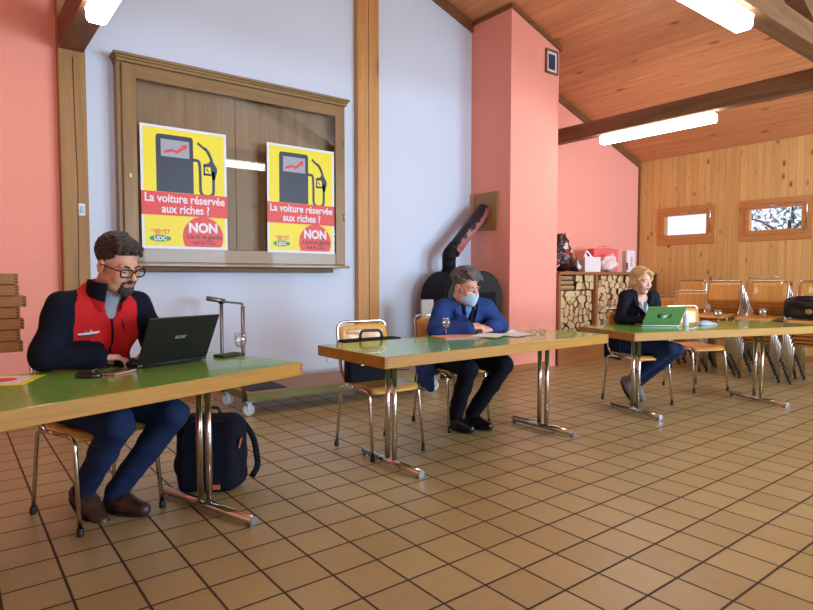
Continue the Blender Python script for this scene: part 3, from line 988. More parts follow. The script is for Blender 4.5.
# ------------------------------------------------------------------ chairs
def chair(label, loc, rz, group):
    t = thing('stacking_chair', label, 'chair', loc, rz, group)
    r = .0105
    for s in (-1, 1):
        # front half and rear half of the side frame, each a leg with its share of the seat rail
        f = fillet([(s * .205, -.225, .012), (s * .196, -.178, .425), (s * .194, -.12, .436), (s * .194, .0, .432)], .05, 5)
        b = fillet([(s * .205, .225, .012), (s * .196, .175, .418), (s * .194, .10, .430), (s * .194, .0, .432)], .05, 5)
        for p in (f, b):
            lg = MB().tube(p, r, 10).build('leg', M['chrome'], t)
            q = p[0]
            MB().lathe([(0, 0), (.015, 0), (.0155, .006), (.014, .034), (.011, .036)], 12, (q.x, q.y, 0)).build('rubber_foot', M['rubber'], lg)
    hp = [(-.196, .10, .43), (-.197, .165, .50), (-.199, .205, .70), (-.200, .222, .855), (.200, .222, .855), (.199, .205, .70), (.197, .165, .50), (.196, .10, .43)]
    MB().tube(fillet(hp, .055, 6), r, 10).build('back_frame', M['chrome'], t)
    # seat: veneer shell with a turned down front edge
    nx, ny = 8, 12
    vs, fs = [], []
    for k, dz in enumerate((.0, -.014)):
        for j in range(ny + 1):
            v = j / ny; y = -.212 + .40 * v
            wid = .192 - .016 * v
            for i in range(nx + 1):
                u = i / nx * 2 - 1
                cut = 1 - .06 * (abs(u) ** 6) * (abs(2 * v - 1) ** 4)
                z = .4585 + dz - .012 * (1 - u * u) * math.sin(math.pi * min(1, v * 1.1)) - (.028 * (1 - v / .14) ** 2 if v < .14 else 0) + .01 * v ** 4
                vs.append((u * wid * cut, -.012 + (y + .012) * cut, z))
    nn = (nx + 1) * (ny + 1)
    for j in range(ny):
        for i in range(nx):
            a = j * (nx + 1) + i
            fs.append((a, a + 1, a + nx + 2, a + nx + 1)); fs.append((nn + a, nn + a + nx + 1, nn + a + nx + 2, nn + a + 1))
    edge = [i for i in range(nx)] + [nx + j * (nx + 1) for j in range(ny)] + [nn - 1 - i for i in range(nx)] + [(ny - j) * (nx + 1) for j in range(ny)]
    for i in range(len(edge)):
        a, b = edge[i], edge[(i + 1) % len(edge)]
        fs.append((a, nn + a, nn + b, b))
    MB().add(vs, fs, 0, True).build('seat', M['seat_wood'], t)
    # curved veneer backrest between the uprights
    vs, fs = [], []
    for k in (0, 1):
        for j in range(7):
            v = j / 6; z = .605 + .228 * v
            yb = .178 + (z - .60) * .155 - .008
            for i in range(nx + 1):
                u = i / nx * 2 - 1
                vs.append((u * .192, yb + .016 * (1 - u * u) - k * .010, z - .012 * (abs(u) ** 8) * (2 * v - 1)))
    nn = 7 * (nx + 1)
    for j in range(6):
        for i in range(nx):
            a = j * (nx + 1) + i
            fs.append((a, a + nx + 1, a + nx + 2, a + 1)); fs.append((nn + a, nn + a + 1, nn + a + nx + 2, nn + a + nx + 1))
    edge = [i for i in range(nx)] + [nx + j * (nx + 1) for j in range(6)] + [nn - 1 - i for i in range(nx)] + [(6 - j) * (nx + 1) for j in range(6)]
    for i in range(len(edge)):
        a, b = edge[i], edge[(i + 1) % len(edge)]
        fs.append((a, b, nn + b, nn + a))
    MB().add(vs, fs, 0, True).build('backrest', M['back_wood'], t)
    m = MB()
    for s in (-1, 1):
        for z in (.66, .79): m.tube([(s * .172, .188 + (z - .60) * .155 - .012, z), (s * .172, .188 + (z - .60) * .155 - .02, z)], .006, 8)
    m.build('rivet', M['chrome'], t)
    return t


SG = 'chairs at the tables'
chair0 = chair('chrome and wood chair under the bearded man in the red jacket', (.573, 3.255, 0), R(18), SG)
dup(chair0, (2.31, 3.28, 0), R(-1), 'chrome and wood chair holding a dark briefcase at the middle table', SG)
dup(chair0, (3.165, 3.50, 0), R(-1.5), 'chrome and wood chair under the man wearing a face mask', SG)
dup(chair0, (5.07, 3.03, 0), R(-18), 'chrome and wood chair under the woman in the black blazer', SG)
dup(chair0, (6.176, 3.03, 0), R(-22.4), 'empty chrome and wood chair beside the woman at her table', SG)

STK = 'stacked chairs along the boarded wall'
ORD = ['bottom', 'second from bottom', 'third from bottom', 'fourth from bottom', 'fifth from bottom', 'sixth from bottom', 'seventh from bottom', 'eighth from bottom']
stacks = [  # x of the lowest chair, y, turn, count, where
    (7.43, 2.31, -88, 7, 'the stack carrying the black handbag'),
    (7.44, 2.82, -91, 7, 'the front stack behind the table-end wine glass'),
    (7.53, 3.34, -89, 7, 'the front stack behind the empty table chair'),
    (7.55, 3.75, -74, 4, 'the four-chair stack by the green laptop'),
    (7.62, 4.20, -90, 2, 'the two-chair stack beside the woman'),
    (8.30, 2.62, -90, 7, 'the rear stack half hidden by the handbag'),
    (8.24, 3.17, -91, 8, 'the tallest rear stack'),
    (8.45, 4.20, -89, 7, 'the rear stack under the gap between windows'),
]
for x, y, a, n, where in stacks:
    for k in range(n):
        word = 'top' if k == n - 1 else ORD[k]
        jit = random.uniform(-.6, .6) if k else 0
        dup(chair0, (x - .043 * k + .012, y + .003 * random.uniform(-1, 1), .0435 * k), R(a + jit * .4),
            'stacked wooden chair, %s of %s' % (word, where), STK)


# ------------------------------------------------------------------ folded tables piled at the left edge
tr = thing('table_trolley', 'low wooden trolley under the pile of folded tables', 'trolley', (-.75, 4.36, 0))
m = MB()
for x in (-.75, .55):
    for y in (-.25, .25): m.box((x, y, .39), (.06, .06, .54))
m.build('frame_post', M['stack_wood'], tr)
MB().box((-.1, 0, .70), (1.5, .62, .08), None, .005).build('platform', M['stack_wood'], tr)
m = MB()
for x in (-.75, .55):
    for y in (-.25, .25): m.tube([(x, y - .02, .06), (x, y + .02, .06)], .06, 16); m.box((x, y, .1), (.05, .05, .06))
m.build('caster', M['grey_wheel'], tr)
offs = (.0, -.012, .008, -.01, .022, -.012, -.014)
words_ = ['lowest', 'second from the bottom', 'third from the bottom', 'fourth, middle one', 'third from the top', 'second from the top', 'topmost']
for k in range(7):
    z = .742 + k * .0638
    t = thing('folded_table', 'brown folded table, %s of the pile behind the bearded man' % words_[k], 'table', (-.675 + offs[k], 4.36, z), 0, 'folded tables in the pile')
    L, W = 2.03, .72
    MB().box((0, 0, .056), (L - .04, W - .04, .008)).build('tabletop', M['green_top'], t)
    m = MB()
    m.box((0, -W / 2 + .011, .031), (L, .022, .061), None, .003); m.box((0, W / 2 - .011, .031), (L, .022, .061), None, .003)
    for s in (-1, 1): m.box((s * (L / 2 - .011), 0, .031), (.022, W - .044, .061), None, .003)
    e = m.build('edge_band', M['stack_wood'], t)
    m = MB()
    for q in range(3): m.box((L / 2 - .012, -W / 2, .014 + q * .018), (.015, .0014, .008))
    m.build('finger_joint', M['edge_dark'], e)

# ------------------------------------------------------------------ flat trolley with U handle
tr = thing('platform_trolley', 'flat wooden platform trolley with grey U handle along the white wall', 'trolley', (2.97, 4.93, 0), R(-3))
L, W = 2.02, .66
MB().box((0, 0, .185), (L - .03, W - .03, .03), None, .003).build('deck', M['deck'], tr)
m = MB()
for s in (-1, 1): m.box((0, s * (W / 2 - .012), .163), (L, .024, .068), None, .004); m.box((s * (L / 2 - .012), 0, .163), (.024, W - .05, .068), None, .004)
m.build('deck_frame', M['deck_edge'], tr)
MB().box((-L / 2 + .22, -.05, .202), (.34, .4, .004)).build('rubber_mat', M['black_matte'], tr)
for sx in (-1, 1):
    for sy in (-1, 1):
        x, y = sx * (L / 2 - .03), sy * (W / 2 - .06)
        m = MB()
        m.box((x, y, .126), (.09, .08, .008)).box((x, y - .026, .085), (.035, .004, .08)).box((x, y + .026, .085), (.035, .004, .08)).box((x, y, .118), (.04, .056, .012))
        c = m.build('caster_fork', M['galv'], tr)
        w = MB().lathe([(0, -.017), (.022, -.019), (.046, -.017), (.052, -.009), (.052, .009), (.046, .017), (.022, .019), (0, .017)], 20)
        w.v = [(x + p[0], y + p[2], .052 + p[1]) for p in w.v]
        wh = w.build('caster_wheel', M['grey_wheel'], c)
        h = MB().tube([(x, y - .03, .052), (x, y + .03, .052)], .011, 10); h.build('axle', M['steel'], wh)
m = MB()
for y in (W / 2 - .05, -W / 2 + .05): m.tube([(-L / 2 - .012, y, .12), (-L / 2 - .012, y, .925)], .017, 10)
m.tube(fillet([(-L / 2 - .012, -W / 2 + .05, .915), (-L / 2 - .012, -W / 2 + .05, .945), (-L / 2 - .012, W / 2 - .05, .945)], .02), .010, 8)
hd = m.build('handle_frame', M['galv'], tr)
MB().tube([(-L / 2 - .14, W / 2 - .03, .975), (-L / 2 + .02, W / 2 - .06, .945)], .022, 10).build('grip', M['steel'], hd)
MB().tube([(-L / 2 - .012, W / 2 - .05, .925), (-L / 2 - .012, W / 2 - .05, .965)], .025, 12).build('clamp', M['black'], hd)
cb = MB().tube(fillet([(.52, -.18, .206), (.40, -.02, .206), (.55, .12, .206), (.7, .0, .206), (.82, -.06, .206)], .1, 8), .005, 6)
o = cb.build('cable', M['black'], None, (2.97, 4.93, 0), R(-3)); tag(o, 'thin black cable lying on the flat trolley', 'cable')

# ------------------------------------------------------------------ stove, pipe and chimney plates
st = thing('wood_stove', 'black round topped iron stove behind the masked man', 'stove', (4.90, 5.22, 0))
def archp(w, h, r, n=10):
    p = [(-w, .08), (w, .08), (w, h - r)]
    p += [(w - r + r * math.cos(a * math.pi / 2 / n), h - r + r * math.sin(a * math.pi / 2 / n)) for a in range(1, n + 1)]
    p += [(-w + r - r * math.sin(a * math.pi / 2 / n), h - r + r * math.cos(a * math.pi / 2 / n)) for a in range(n + 1)]
    return p
m = MB().prism(archp(.47, 1.235, .33), -.20, .22, 'y'); m.build('body', M['stove'], st)
m = MB().prism([(u * .94, w * .97 + .02) for u, w in archp(.47, 1.235, .33)], -.225, -.2, 'y'); m.build('front_plate', M['black_matte'], st)
m = MB()
for k in range(4): m.box((-.28 + k * .11, -.226, 1.17), (.05, .006, .014), None, .002)
m.build('vent_slots', M['stove'], st)
m = MB().span((-.32, -.245, .45), (.32, -.225, .98), .01); dr = m.build('fire_door', M['stove'], st)
MB().span((-.23, -.25, .55), (.23, -.245, .9)).build('door_glass', M['screen_off'], dr)
MB().tube([(.285, -.245, .66), (.285, -.285, .66), (.285, -.285, .8), (.285, -.245, .8)], .01, 8).build('door_handle', M['chrome'], dr)
for sx in (-1, 1):
    for sy in (-1, 1): MB().box((sx * .38, .0 + sy * .16, .04), (.06, .06, .08), None, .006).build('leg', M['stove'], st)
sl = MB().box((0, 0, .46), (.16, .035, .92), Matrix.Rotation(R(-3), 4, 'X'), .006).build('stone_slab', M['stone'], None, (4.12, 4.93, 0.001), R(-4))
tag(sl, 'upright grey stone slab leaning before the black stove', 'slab')
p0, p1 = Vector((4.77, 5.32, 1.24)), Vector((5.40, 5.35, 1.985))
pp = thing('stove_pipe', 'worn dark stove pipe slanting from the stove to the chimney', 'pipe', (4.77, 5.32, 1.235))
MB().tube([(0, 0, 0), (0, 0, .17)], .082, 24).tube([(0, 0, .0), (0, 0, .02)], .092, 24).build('vertical_pipe', M['stove'], pp)
m = MB().tube(fillet([(0, 0, .13), (0, 0, .2), Vector((.11, .005, .30))], .09, 6), .083, 24); m.build('elbow', M['stove'], pp)
ln = (p1 - p0 - Vector((.06, 0, .17))).length
dv = (p1 - p0 - Vector((.06, 0, .19))).normalized()
sp = MB().tube([(0, 0, 0), (ln - .03, 0, 0)], .088, 28).tube([(0, 0, 0), (.03, 0, 0)], .094, 28).build('slanted_pipe', M['stove_pipe'], pp)
q = dv.to_track_quat('X', 'Z'); sp.rotation_mode = 'QUATERNION'; sp.rotation_quaternion = q; sp.location = (.06, .0, .235)
pl = MB().box((-.016, 0, 0), (.03, .42, .47), None, .004).build('wooden_plate', [M['post_dark']], None, (PX0, 5.345, 1.985))
tag(pl, 'square brown wooden plate where the stove pipe meets the chimney', 'plate')
d_ = thing('soot_door', 'dark brown recessed hatch low on the chimney side behind the masked man', 'hatch', (PX0, 5.20, .62))
MB().span((-.012, -.06, 0), (0, .2, .52), .003).build('hatch_frame', M['trim'], d_)
MB().span((-.016, -.045, .015), (-.011, .185, .505)).build('hatch_plate', M['edge_dark'], d_)

# ------------------------------------------------------------------ firewood rack
FY = 4.895
bx = thing('firewood_rack', 'wooden firewood rack between the chimney and the boarded wall', 'rack', (PX1, FY, 0))
X_ = lambda x: x - PX1
XE = 8.75
MB().span((X_(PX1+.004), -.01, 1.195), (X_(XE), .80, 1.232), .003).build('shelf_board', M['shelf_wood'], bx).location = (0, 0, 0)
b = MB().span((X_(PX1+.004), 0, .0), (X_(7.36), .03, .305), .003); b.build('front_board', M['panel_wood'], bx)
MB().span((X_(7.36), .10, .0), (X_(XE), .13, .305), .003).build('recessed_board', M['panel_wood'], bx)
MB().span((X_(PX1+.01), .03, .27), (X_(XE), .80, .305)).build('bottom_shelf', M['shelf_wood'], bx)
m = MB().span((X_(7.125), .005, .305), (X_(7.175), .06, 1.195), .003); m.build('upright', M['shelf_wood'], bx)
m = MB().span((X_(PX1+.004), .005, .305), (X_(6.36), .06, 1.195), .003); m.build('upright', M['shelf_wood'], bx)
MB().span((X_(XE - .05), 0, .0), (X_(XE), .80, 1.195), .003).build('side_panel', M['shelf_wood'], bx)


def clip(poly, nx, ny, c):
    out = []
    for i in range(len(poly)):
        p, q = poly[i], poly[(i + 1) % len(poly)]
        dp, dq = nx * p[0] + ny * p[1] - c, nx * q[0] + ny * q[1] - c
        if dp <= 0: out.append(p)
        if (dp < 0) != (dq < 0) and dp != dq:
            t = dp / (dp - dq); out.append((p[0] + t * (q[0] - p[0]), p[1] + t * (q[1] - p[1])))
    return out


def firewood(x0, x1, z0, z1, step, bay, skip=None):
    rnd = random.Random(int(x0 * 100))
    pts = []
    nx, nz = max(1, round((x1 - x0) / step)), round((z1 - z0) / step)
    for j in range(nz):
        for i in range(nx):
            pts.append((x0 + (i + .5 + .5 * (j % 2) - .25 + rnd.uniform(-.38, .38)) * (x1 - x0) / nx, z0 + (j + .5 + rnd.uniform(-.38, .38)) * (z1 - z0) / nz))
    cnt = {}
    for a, (px, pz) in enumerate(pts):
        poly = [(x0, z0), (x1, z0), (x1, z1), (x0, z1)]
        for b_, (qx, qz) in enumerate(pts):
            if a == b_ or abs(qx - px) + abs(qz - pz) > 4 * step: continue
            ddx, ddz = qx - px, qz - pz
            poly = clip(poly, ddx, ddz, (qx * qx + qz * qz - px * px - pz * pz) / 2)
            if len(poly) < 3: break
        if len(poly) < 3: continue
        cx, cz = sum(p[0] for p in poly) / len(poly), sum(p[1] for p in poly) / len(poly)
        if skip and skip(cx, cz): continue
        s = rnd.uniform(.80, .96)
        poly = [(cx + (p[0] - cx) * s, cz + (p[1] - cz) * s) for p in poly]
        # merge very short sides so the split faces look cleft
        pl_ = [poly[0]]
        for p in poly[1:]:
            if math.hypot(p[0] - pl_[-1][0], p[1] - pl_[-1][1]) > .018: pl_.append(p)
        if len(pl_) < 3: continue
        poly = pl_
        # one side is the rounded bark
        k = rnd.randrange(len(poly))
        p, q_ = poly[k], poly[(k + 1) % len(poly)]
        poly2 = poly[:k + 1]
        ex, ez = (p[0] + q_[0]) / 2 - cx, (p[1] + q_[1]) / 2 - cz; el = math.hypot(ex, ez) + 1e-6
        bul = .05 * math.hypot(p[0] - q_[0], p[1] - q_[1])
        for u in (.33, .67): poly2.append((p[0] + (q_[0] - p[0]) * u + ex / el * bul, p[1] + (q_[1] - p[1]) * u + ez / el * bul))
        poly2 += poly[k + 1:]
        y0 = FY + .03 + rnd.uniform(0, .055); ln_ = rnd.uniform(.30, .34)
        o_ = MB().prism([(u - cx, w - cz) for u, w in poly2], 0, ln_, 'y', 1 if rnd.random() < .8 else 2, 0, 0)
        dark = rnd.random() < .12
        area = abs(sum(poly[i][0] * poly[(i + 1) % len(poly)][1] - poly[(i + 1) % len(poly)][0] * poly[i][1] for i in range(len(poly)))) / 2
        size = 'thick' if area > step * step * 1.0 else 'thin'
        lev = ['bottom', 'lower', 'middle', 'upper', 'top'][min(4, int((cz - z0) / (z1 - z0) * 5))]
        col = 'greyish weathered' if dark else 'pale'
        ob = o_.build('firewood_log', [M['log_side'] if dark else M['log_end'], M['log_side'], M['bark']], None, (cx, y0, cz))
        tag(ob, '%s %s split log end, %s part of the %s' % (size, col, lev, bay), 'log', 'split logs in the firewood rack')


firewood(6.37, 7.115, .307, .98, .083, 'bay by the red chimney')
firewood(6.72, 7.115, .985, 1.19, .085, 'bay beside the lying logs')
firewood(7.185, 8.55, .307, 1.185, .088, 'bay behind the woman')
# logs lying lengthwise on the top left of the pile
for k, (z, r_, x1_, lbl) in enumerate(((1.02, .036, 6.70, 'long split log lying lengthwise on the pile, lowest of the lying ones'), (1.085, .028, 6.695, 'long split log lying lengthwise, middle of the lying ones'), (1.15, .034, 6.66, 'long pale log lying lengthwise right under the shelf board'))):
    m = MB()
    ps = [(r_ * 1.25 * math.cos(a), r_ * .95 * math.sin(a)) for a in (.2, 1.1, 2.3, 3.4, 4.4, 5.4)]
    m.prism([(p[0], p[1]) for p in ps], 0, x1_ - 6.37, 'x', 1, 0, 0)
    o = m.build('firewood_log', [M['log_end'], M['log_side'], M['bark']], None, (6.37, FY + .09, z))
    tag(o, lbl, 'log', 'lying logs')

# ------------------------------------------------------------------ things on the shelf board
SZ = 1.2325
s = SDF()
s.el((0, 0, .13), (.27, .13, .13), k=.05).el((-.05, .0, .26), (.2, .11, .16), k=.06).el((-.02, .0, .40), (.10, .08, .10), k=.05).el((.20, -.02, .07), (.14, .1, .07), k=.05)
s.rc((.02, -.0, .42), (.06, 0, .50), .045, .02, k=.03).rc((-.05, .0, .42), (-.09, .02, .47), .04, .015, k=.03)
o = s.build('printed_bag', M['snack'], .014, disp=folds(.014, 26, 2.))
o.location = (6.66, 5.12, SZ + .014)
tag(o, 'bulging dark printed plastic bag on the shelf beside the chimney', 'bag')
bb = thing('carton_box', 'small white carton box on the shelf above the firewood', 'box', (7.22, 5.08, SZ), R(-20))
MB().box((0, 0, .105), (.26, .17, .21), None, .004).build('carton', M['white_box'], bb)
m = MB().prism([(-.06, .21), (.10, .21), (.07, .24), (.02, .295), (-.02, .30)], .05, .056, 'y'); m.build('open_flap', M['white_box'], bb)
m = MB().prism([(-.02, .285), (.0, .225), (.035, .225), (.03, .25)], .044, .05, 'y'); m.build('flap_print', M['black'], bb)
m = MB()
for k, w_ in enumerate((.05, .04, .05)): m.box((-.02, -.0856, .15 - k * .018), (w_, .001, .006))
m.build('printed_lines', M['galv'], bb)
rb = thing('paper_bag', 'red paper bag standing on the shelf above the firewood', 'bag', (7.74, 5.20, SZ), R(-12))
m = MB()
m.prism([(-.23, 0), (.21, 0), (.23, .34), (.05, .355), (-.25, .345)], -.06, .06, 'y'); m.build('bag_body', M['red_bag'], rb)
m = MB()
for s_ in (-1, 1): m.tube(fillet([(-.07, s_ * .055, .34), (-.065, s_ * .055, .385), (.06, s_ * .055, .39), (.065, s_ * .055, .345)], .03), .004, 6)
m.build('handle', M['red_bag'], rb)
m = MB(); m.box((-.05, -.0605, .215), (.26, .001, .02)); m.build('printed_strip', M['poster_white'], rb)
s = SDF().el((0, 0, .10), (.15, .10, .10), k=.04).el((.03, .0, .17), (.09, .07, .07), k=.05).rc((.05, 0, .2), (.09, 0, .25), .03, .01, k=.03).el((-.1, .0, .07), (.09, .08, .07), k=.04)
o = s.build('plastic_bag', M['white_bag'], .012, disp=folds(.012, 34, 1.)); o.location = (7.58, 5.0, SZ + .012)
tag(o, 'crumpled whitish plastic bag in front of the red paper bag', 'bag')
wb_ = thing('tall_pack', 'tall narrow white pack at the end of the shelf by the woman', 'pack', (8.18, 5.06, SZ), R(-15))
MB().box((0, 0, .165), (.17, .10, .33), None, .012).build('pack_body', M['white_box'], wb_)
m = MB()
for k, (z, w_) in enumerate(((.22, .03), (.18, .045), (.14, .03), (.105, .04))): m.box((.01, -.0506, z), (w_, .001, .022))
m.build('red_print', M['poster_red'], wb_)
MB().box((-.075, -.0506, .09), (.03, .001, .11)).build('dark_print', M['black'], wb_)


# ------------------------------------------------------------------ table things
def on_table(c, rz, H, x, y, rel=0): return rot2(c, rz, x, y) + (H,)


def wine_glass(label, loc, fill=.4):
    t = thing('wine_glass', label, 'glass', loc, 0, 'stemmed glasses on the tables')
    prof = [(.0, .0), (.033, .0), (.034, .002), (.012, .006), (.0045, .014), (.004, .045), (.009, .055), (.022, .064), (.031, .082), (.0325, .10), (.029, .135), (.0278, .1352), (.0308, .10), (.0293, .082), (.021, .0665), (.008, .058), (0, .0565)]
    MB().lathe(prof, 28).build('stemmed_bowl', M['glass'], t)
    zt = .0575 + .03 * fill * 1.6
    p = [(0, .0572), (.0075, .0588), (.0205, .067), (.0288, .0825)]
    p = [q for q in p if q[1] < zt] + [(.029, zt), (0, zt)]
    MB().lathe(p, 24).build('water', M['glass'], t)
    return t


wine_glass('stemmed glass near the corner behind the black laptop', (1.215, 2.99, .7405), .5)
wine_glass('stemmed glass before the masked man beside his orange folder', (2.845, 3.20, .7405), .45)
wine_glass('stemmed glass just behind the pale blue mask on the table', (5.68, 2.585, .7305), .55)
wine_glass('stemmed glass alone toward the far end of the table of the woman', (6.24, 2.42, .7305), .3)

# black laptop
lp = thing('laptop', 'open black laptop in front of the bearded man', 'laptop', (.69, 2.93, .7405), R(17.3))
LW = .38
MB().box((LW / 2, .125, .012), (LW, .255, .018), None, .004).build('base', M['black'], lp)
m = MB()
for r_ in range(5):
    for c_ in range(14): m.box((.03 + c_ * .0235, .105 + r_ * .021, .0222), (.02, .017, .002))
m.build('keyboard', M['black_matte'], lp)
lid = MB().box((LW / 2, .0, .128), (LW, .008, .252), None, .004).build('lid', M['black'], lp)
lid.location = (0, .004, .014); lid.rotation_euler = (R(27), 0, 0)
MB().box((LW / 2, .0045, .130), (LW - .02, .001, .22)).build('screen', M['screen_off'], lid)
vs, fs = text_mesh('acer', .034, .0008, sx=1.15)
MB().add([(LW / 2 - .0 + x * .9, -.0045 - z, .135 + y) for x, y, z in vs], fs).build('lid_lettering', M['silver'], lid)
MB().tube([(.03, .0, .012), (LW - .03, .0, .012)], .009, 10).build('hinge', M['black_matte'], lp)

ms = SDF().el((0, 0, .008), (.034, .055, .026), k=.01).bx((0, 0, -.02), (.06, .08, .02), rd=.002, k=.004, op='s')
mo = thing('computer_mouse', 'glossy black computer mouse on the green table', 'mouse', (.47, 2.815, .7405), R(60))
ms.build('shell', M['screen_off'], .003, parent=mo)
m = MB()
for x in (-.012, .002, .014):
    m.box((x, -.02, .0315), (.006, .03, .0014), Matrix.Rotation(R(-14), 4, 'X'))
m.build('silver_strip', M['silver'], mo)
MB().tube([(-.004, -.034, .029), (.004, -.034, .029)], .005, 10).build('scroll_wheel', M['black_matte'], mo)
ph = thing('smartphone', 'smartphone with pinkish edge lying beside the mouse', 'phone', (.60, 2.865, .7405), R(40))
MB().box((0, 0, .0045), (.145, .072, .008), None, .003).build('body', M['phone_pink'], ph)
MB().box((0, 0, .0088), (.138, .066, .001)).build('screen', M['screen_off'], ph)
wl = thing('wallet', 'flat dark case lying behind the wine glass on the green table', 'case', (1.20, 3.11, .7405), R(20))
MB().box((0, 0, .007), (.15, .085, .013), None, .005).build('cover', M['black'], wl)
MB().box((.045, 0, .0138), (.02, .086, .0012)).build('strap', M['black_matte'], wl)
fy = thing('flyer', 'yellow bordered flyer with red disc at the end of the green table', 'flyer', (.335, 3.005, .7406), R(65))
MB().box((-.125, .15, .0006), (.25, .30, .001)).build('sheet', M['yellow'], fy)
MB().box((-.125, .15, .0014), (.20, .24, .0005)).build('white_field', M['poster_white'], fy)
m = MB(); m.prism([(-.12 + .05 * math.cos(a * .2618), -.12*-1 + .05 * math.sin(a * .2618)) for a in range(24)], .0018, .0022, 'z'); m.build('red_disc', M['poster_red'], fy)
m = MB(); m.prism([(-.2, .2), (-.06, .2), (-.06, .215), (-.2, .215)], .0018, .0022, 'z'); m.build('red_line', M['poster_maroon'], fy)

# papers and spectacles in front of the masked man
T2Z = .7406
f = thing('paper_folder', 'orange card folder under the white papers', 'folder', (2.86, 3.09, T2Z), R(-14))
MB().box((0, 0, .001), (.32, .23, .002), None, .0005).build('back_cover', M['orange_card'], f)
MB().box((.004, .004, .0035), (.31, .222, .0025)).build('inner_sheets', M['blue_paper'], f)
MB().box((0, .006, .006), (.315, .22, .0015)).build('front_cover', M['orange_card'], f)
for k, (x, y, a, lb) in enumerate(((3.085, 2.99, 24, 'white sheet of paper next to the orange folder'), (3.30, 2.955, 14, 'white sheet of paper with curled corner beside the eyeglasses'))):
    vs, fs = [], []
    n = 8
    for j in range(n + 1):
        for i in range(n + 1):
            u, v = i / n, j / n
            z = .0012 + .0075 * k * 0 + .003 * math.sin(3 * u + k) ** 2 + (.022 * max(0, u + v - 1.72) / .28 if k else 0)
            vs.append(((u - .5) * .297, (v - .5) * .21, z))
    for j in range(n):
        for i in range(n): fs.append((j * (n + 1) + i, j * (n + 1) + i + 1, (j + 1) * (n + 1) + i + 1, (j + 1) * (n + 1) + i))
    o = MB().add(vs, fs, 0, True).build('paper_sheet', M['paper'], None, (x, y, T2Z + (.0075 if k == 0 else .0015)), R(a)); tag(o, lb, 'paper', 'papers on the middle table')
eg = thing('eyeglasses', 'folded eyeglasses lying on the table past the white papers', 'eyeglasses', (3.46, 2.87, T2Z), R(-30))
def specs(parent, W=.135, h=.036, r=.0022, mat='black', arms=True, lens=True):
    for s in (-1, 1):
        c = s * (W / 4 + .003)
        pts = [(c + .029 * math.cos(a) * (1 + .12 * math.cos(2 * a) * 0), 0, h / 2 * math.sin(a) * 1.0) for a in [k * math.pi / 9 for k in range(19)]]
        pts = [(c + max(-.03, min(.03, p[0] - c)) , 0, max(-h * .44, min(h * .44, p[2] * 1.25))) for p in pts]
        MB().tube(pts, r, 6).build('lens_rim', M[mat], parent)
        if lens: MB().prism([(p[0], p[2]) for p in pts[:-1]], -.0004, .0004, 'y').build('lens', M['lens'], parent)
    MB().tube([(-.008, -.001, .006), (0, -.004, .008), (.008, -.001, .006)], r * .9, 6).build('bridge', M[mat], parent)
    if arms:
        for s in (-1, 1):
            MB().tube([(s * W / 2, 0, .008), (s * (W / 2 + .004), .006, .009), (s * (W / 2 + .006), .085, .009), (s * (W / 2 + .002), .125, -.012)], r * .95, 6).build('temple', M[mat], parent)
MB  # spectacles resting on their rims
h_ = bpy.data.objects.new('lens_frame', None)
bpy.data.objects.remove(h_)
for s in (-1, 1):
    c = s * .035
    pts = [(c + .027 * math.cos(a), 0, .0195 + .018 * math.sin(a)) for a in [k * math.pi / 9 for k in range(19)]]
    MB().tube(pts, .0016, 6).build('lens_rim', M['shoe_brown'], eg)
    MB().prism([(p[0], p[2]) for p in pts[:-1]], -.0004, .0004, 'y').build('lens', M['lens'], eg)
    MB().tube([(s * .063, 0, .024), (s * .064, .02, .023), (s * .056, .135, .004)], .0016, 6).build('temple', M['shoe_brown'], eg)
MB().tube([(-.009, 0, .024), (0, -.003, .028), (.009, 0, .024)], .0016, 6).build('bridge', M['shoe_brown'], eg)

# green laptop of the woman
T3Z = .7305
lp = thing('laptop', 'open laptop with green lid in front of the woman', 'laptop', (4.80, 2.83, T3Z), R(-38))
LW = .325
MB().box((LW / 2, .12, .009), (LW, .225, .014), None, .004).build('base', M['silver'], lp)
m = MB()
for r_ in range(5):
    for c_ in range(13): m.box((.026 + c_ * .0227, .10 + r_ * .02, .0166), (.019, .016, .0014))
m.build('keyboard', M['black_matte'], lp)
lid = MB().box((LW / 2, .0, .112), (LW, .007, .222), None, .0034).build('lid', M['sticker_green'], lp)
lid.location = (0, .006, .012); lid.rotation_euler = (R(40), 0, 0)
MB().box((LW / 2, .004, .114), (LW - .02, .001, .19)).build('screen', M['screen_off'], lid)
m = MB(); cx, cz = LW / 2, .115
def blob(pts, mi): m.prism([(cx + u, cz + w) for u, w in pts], -.0046, -.0036, 'y', mi)
blob([(-.062, .012), (-.05, .026), (-.03, .028), (-.02, .02), (-.036, .016), (-.042, .004), (-.028, -.006), (-.016, -.004), (-.022, -.018), (-.044, -.018), (-.06, -.004)], 0)
blob([(-.012, -.01), (.0, .01), (.014, .008), (.03, .016), (.022, -.004), (.012, -.02), (-.004, -.02)], 1)
blob([(.03, -.014), (.046, -.008), (.05, .012), (.062, .026), (.066, .022), (.06, -.002), (.05, -.018), (.034, -.022)], 0)
m.build('lid_emblem', [M['black'], M['poster_white']], lid)
bt = thing('small_bottle', 'small pale bottle standing beside the green laptop', 'bottle', (5.17, 2.63, T3Z))
MB().lathe([(0, 0), (.022, 0), (.024, .004), (.024, .085), (.012, .1), (.010, .104)], 18).build('bottle_body', M['pale_plastic'], bt)
MB().lathe([(.0122, .1), (.0125, .128), (.0, .129)], 16).build('cap', M['poster_white'], bt)
s = SDF().bx((0, 0, .010), (.09, .05, .008), rd=.006, k=.01).el((0, 0, .012), (.055, .038, .026), k=.03)
mk = thing('face_mask', 'pale blue folded face mask lying on the table by the small bottle', 'mask', (5.46, 2.60, T3Z), R(-20))
s.build('mask_cloth', M['mask'], .005, parent=mk).location = (0, 0, .0)
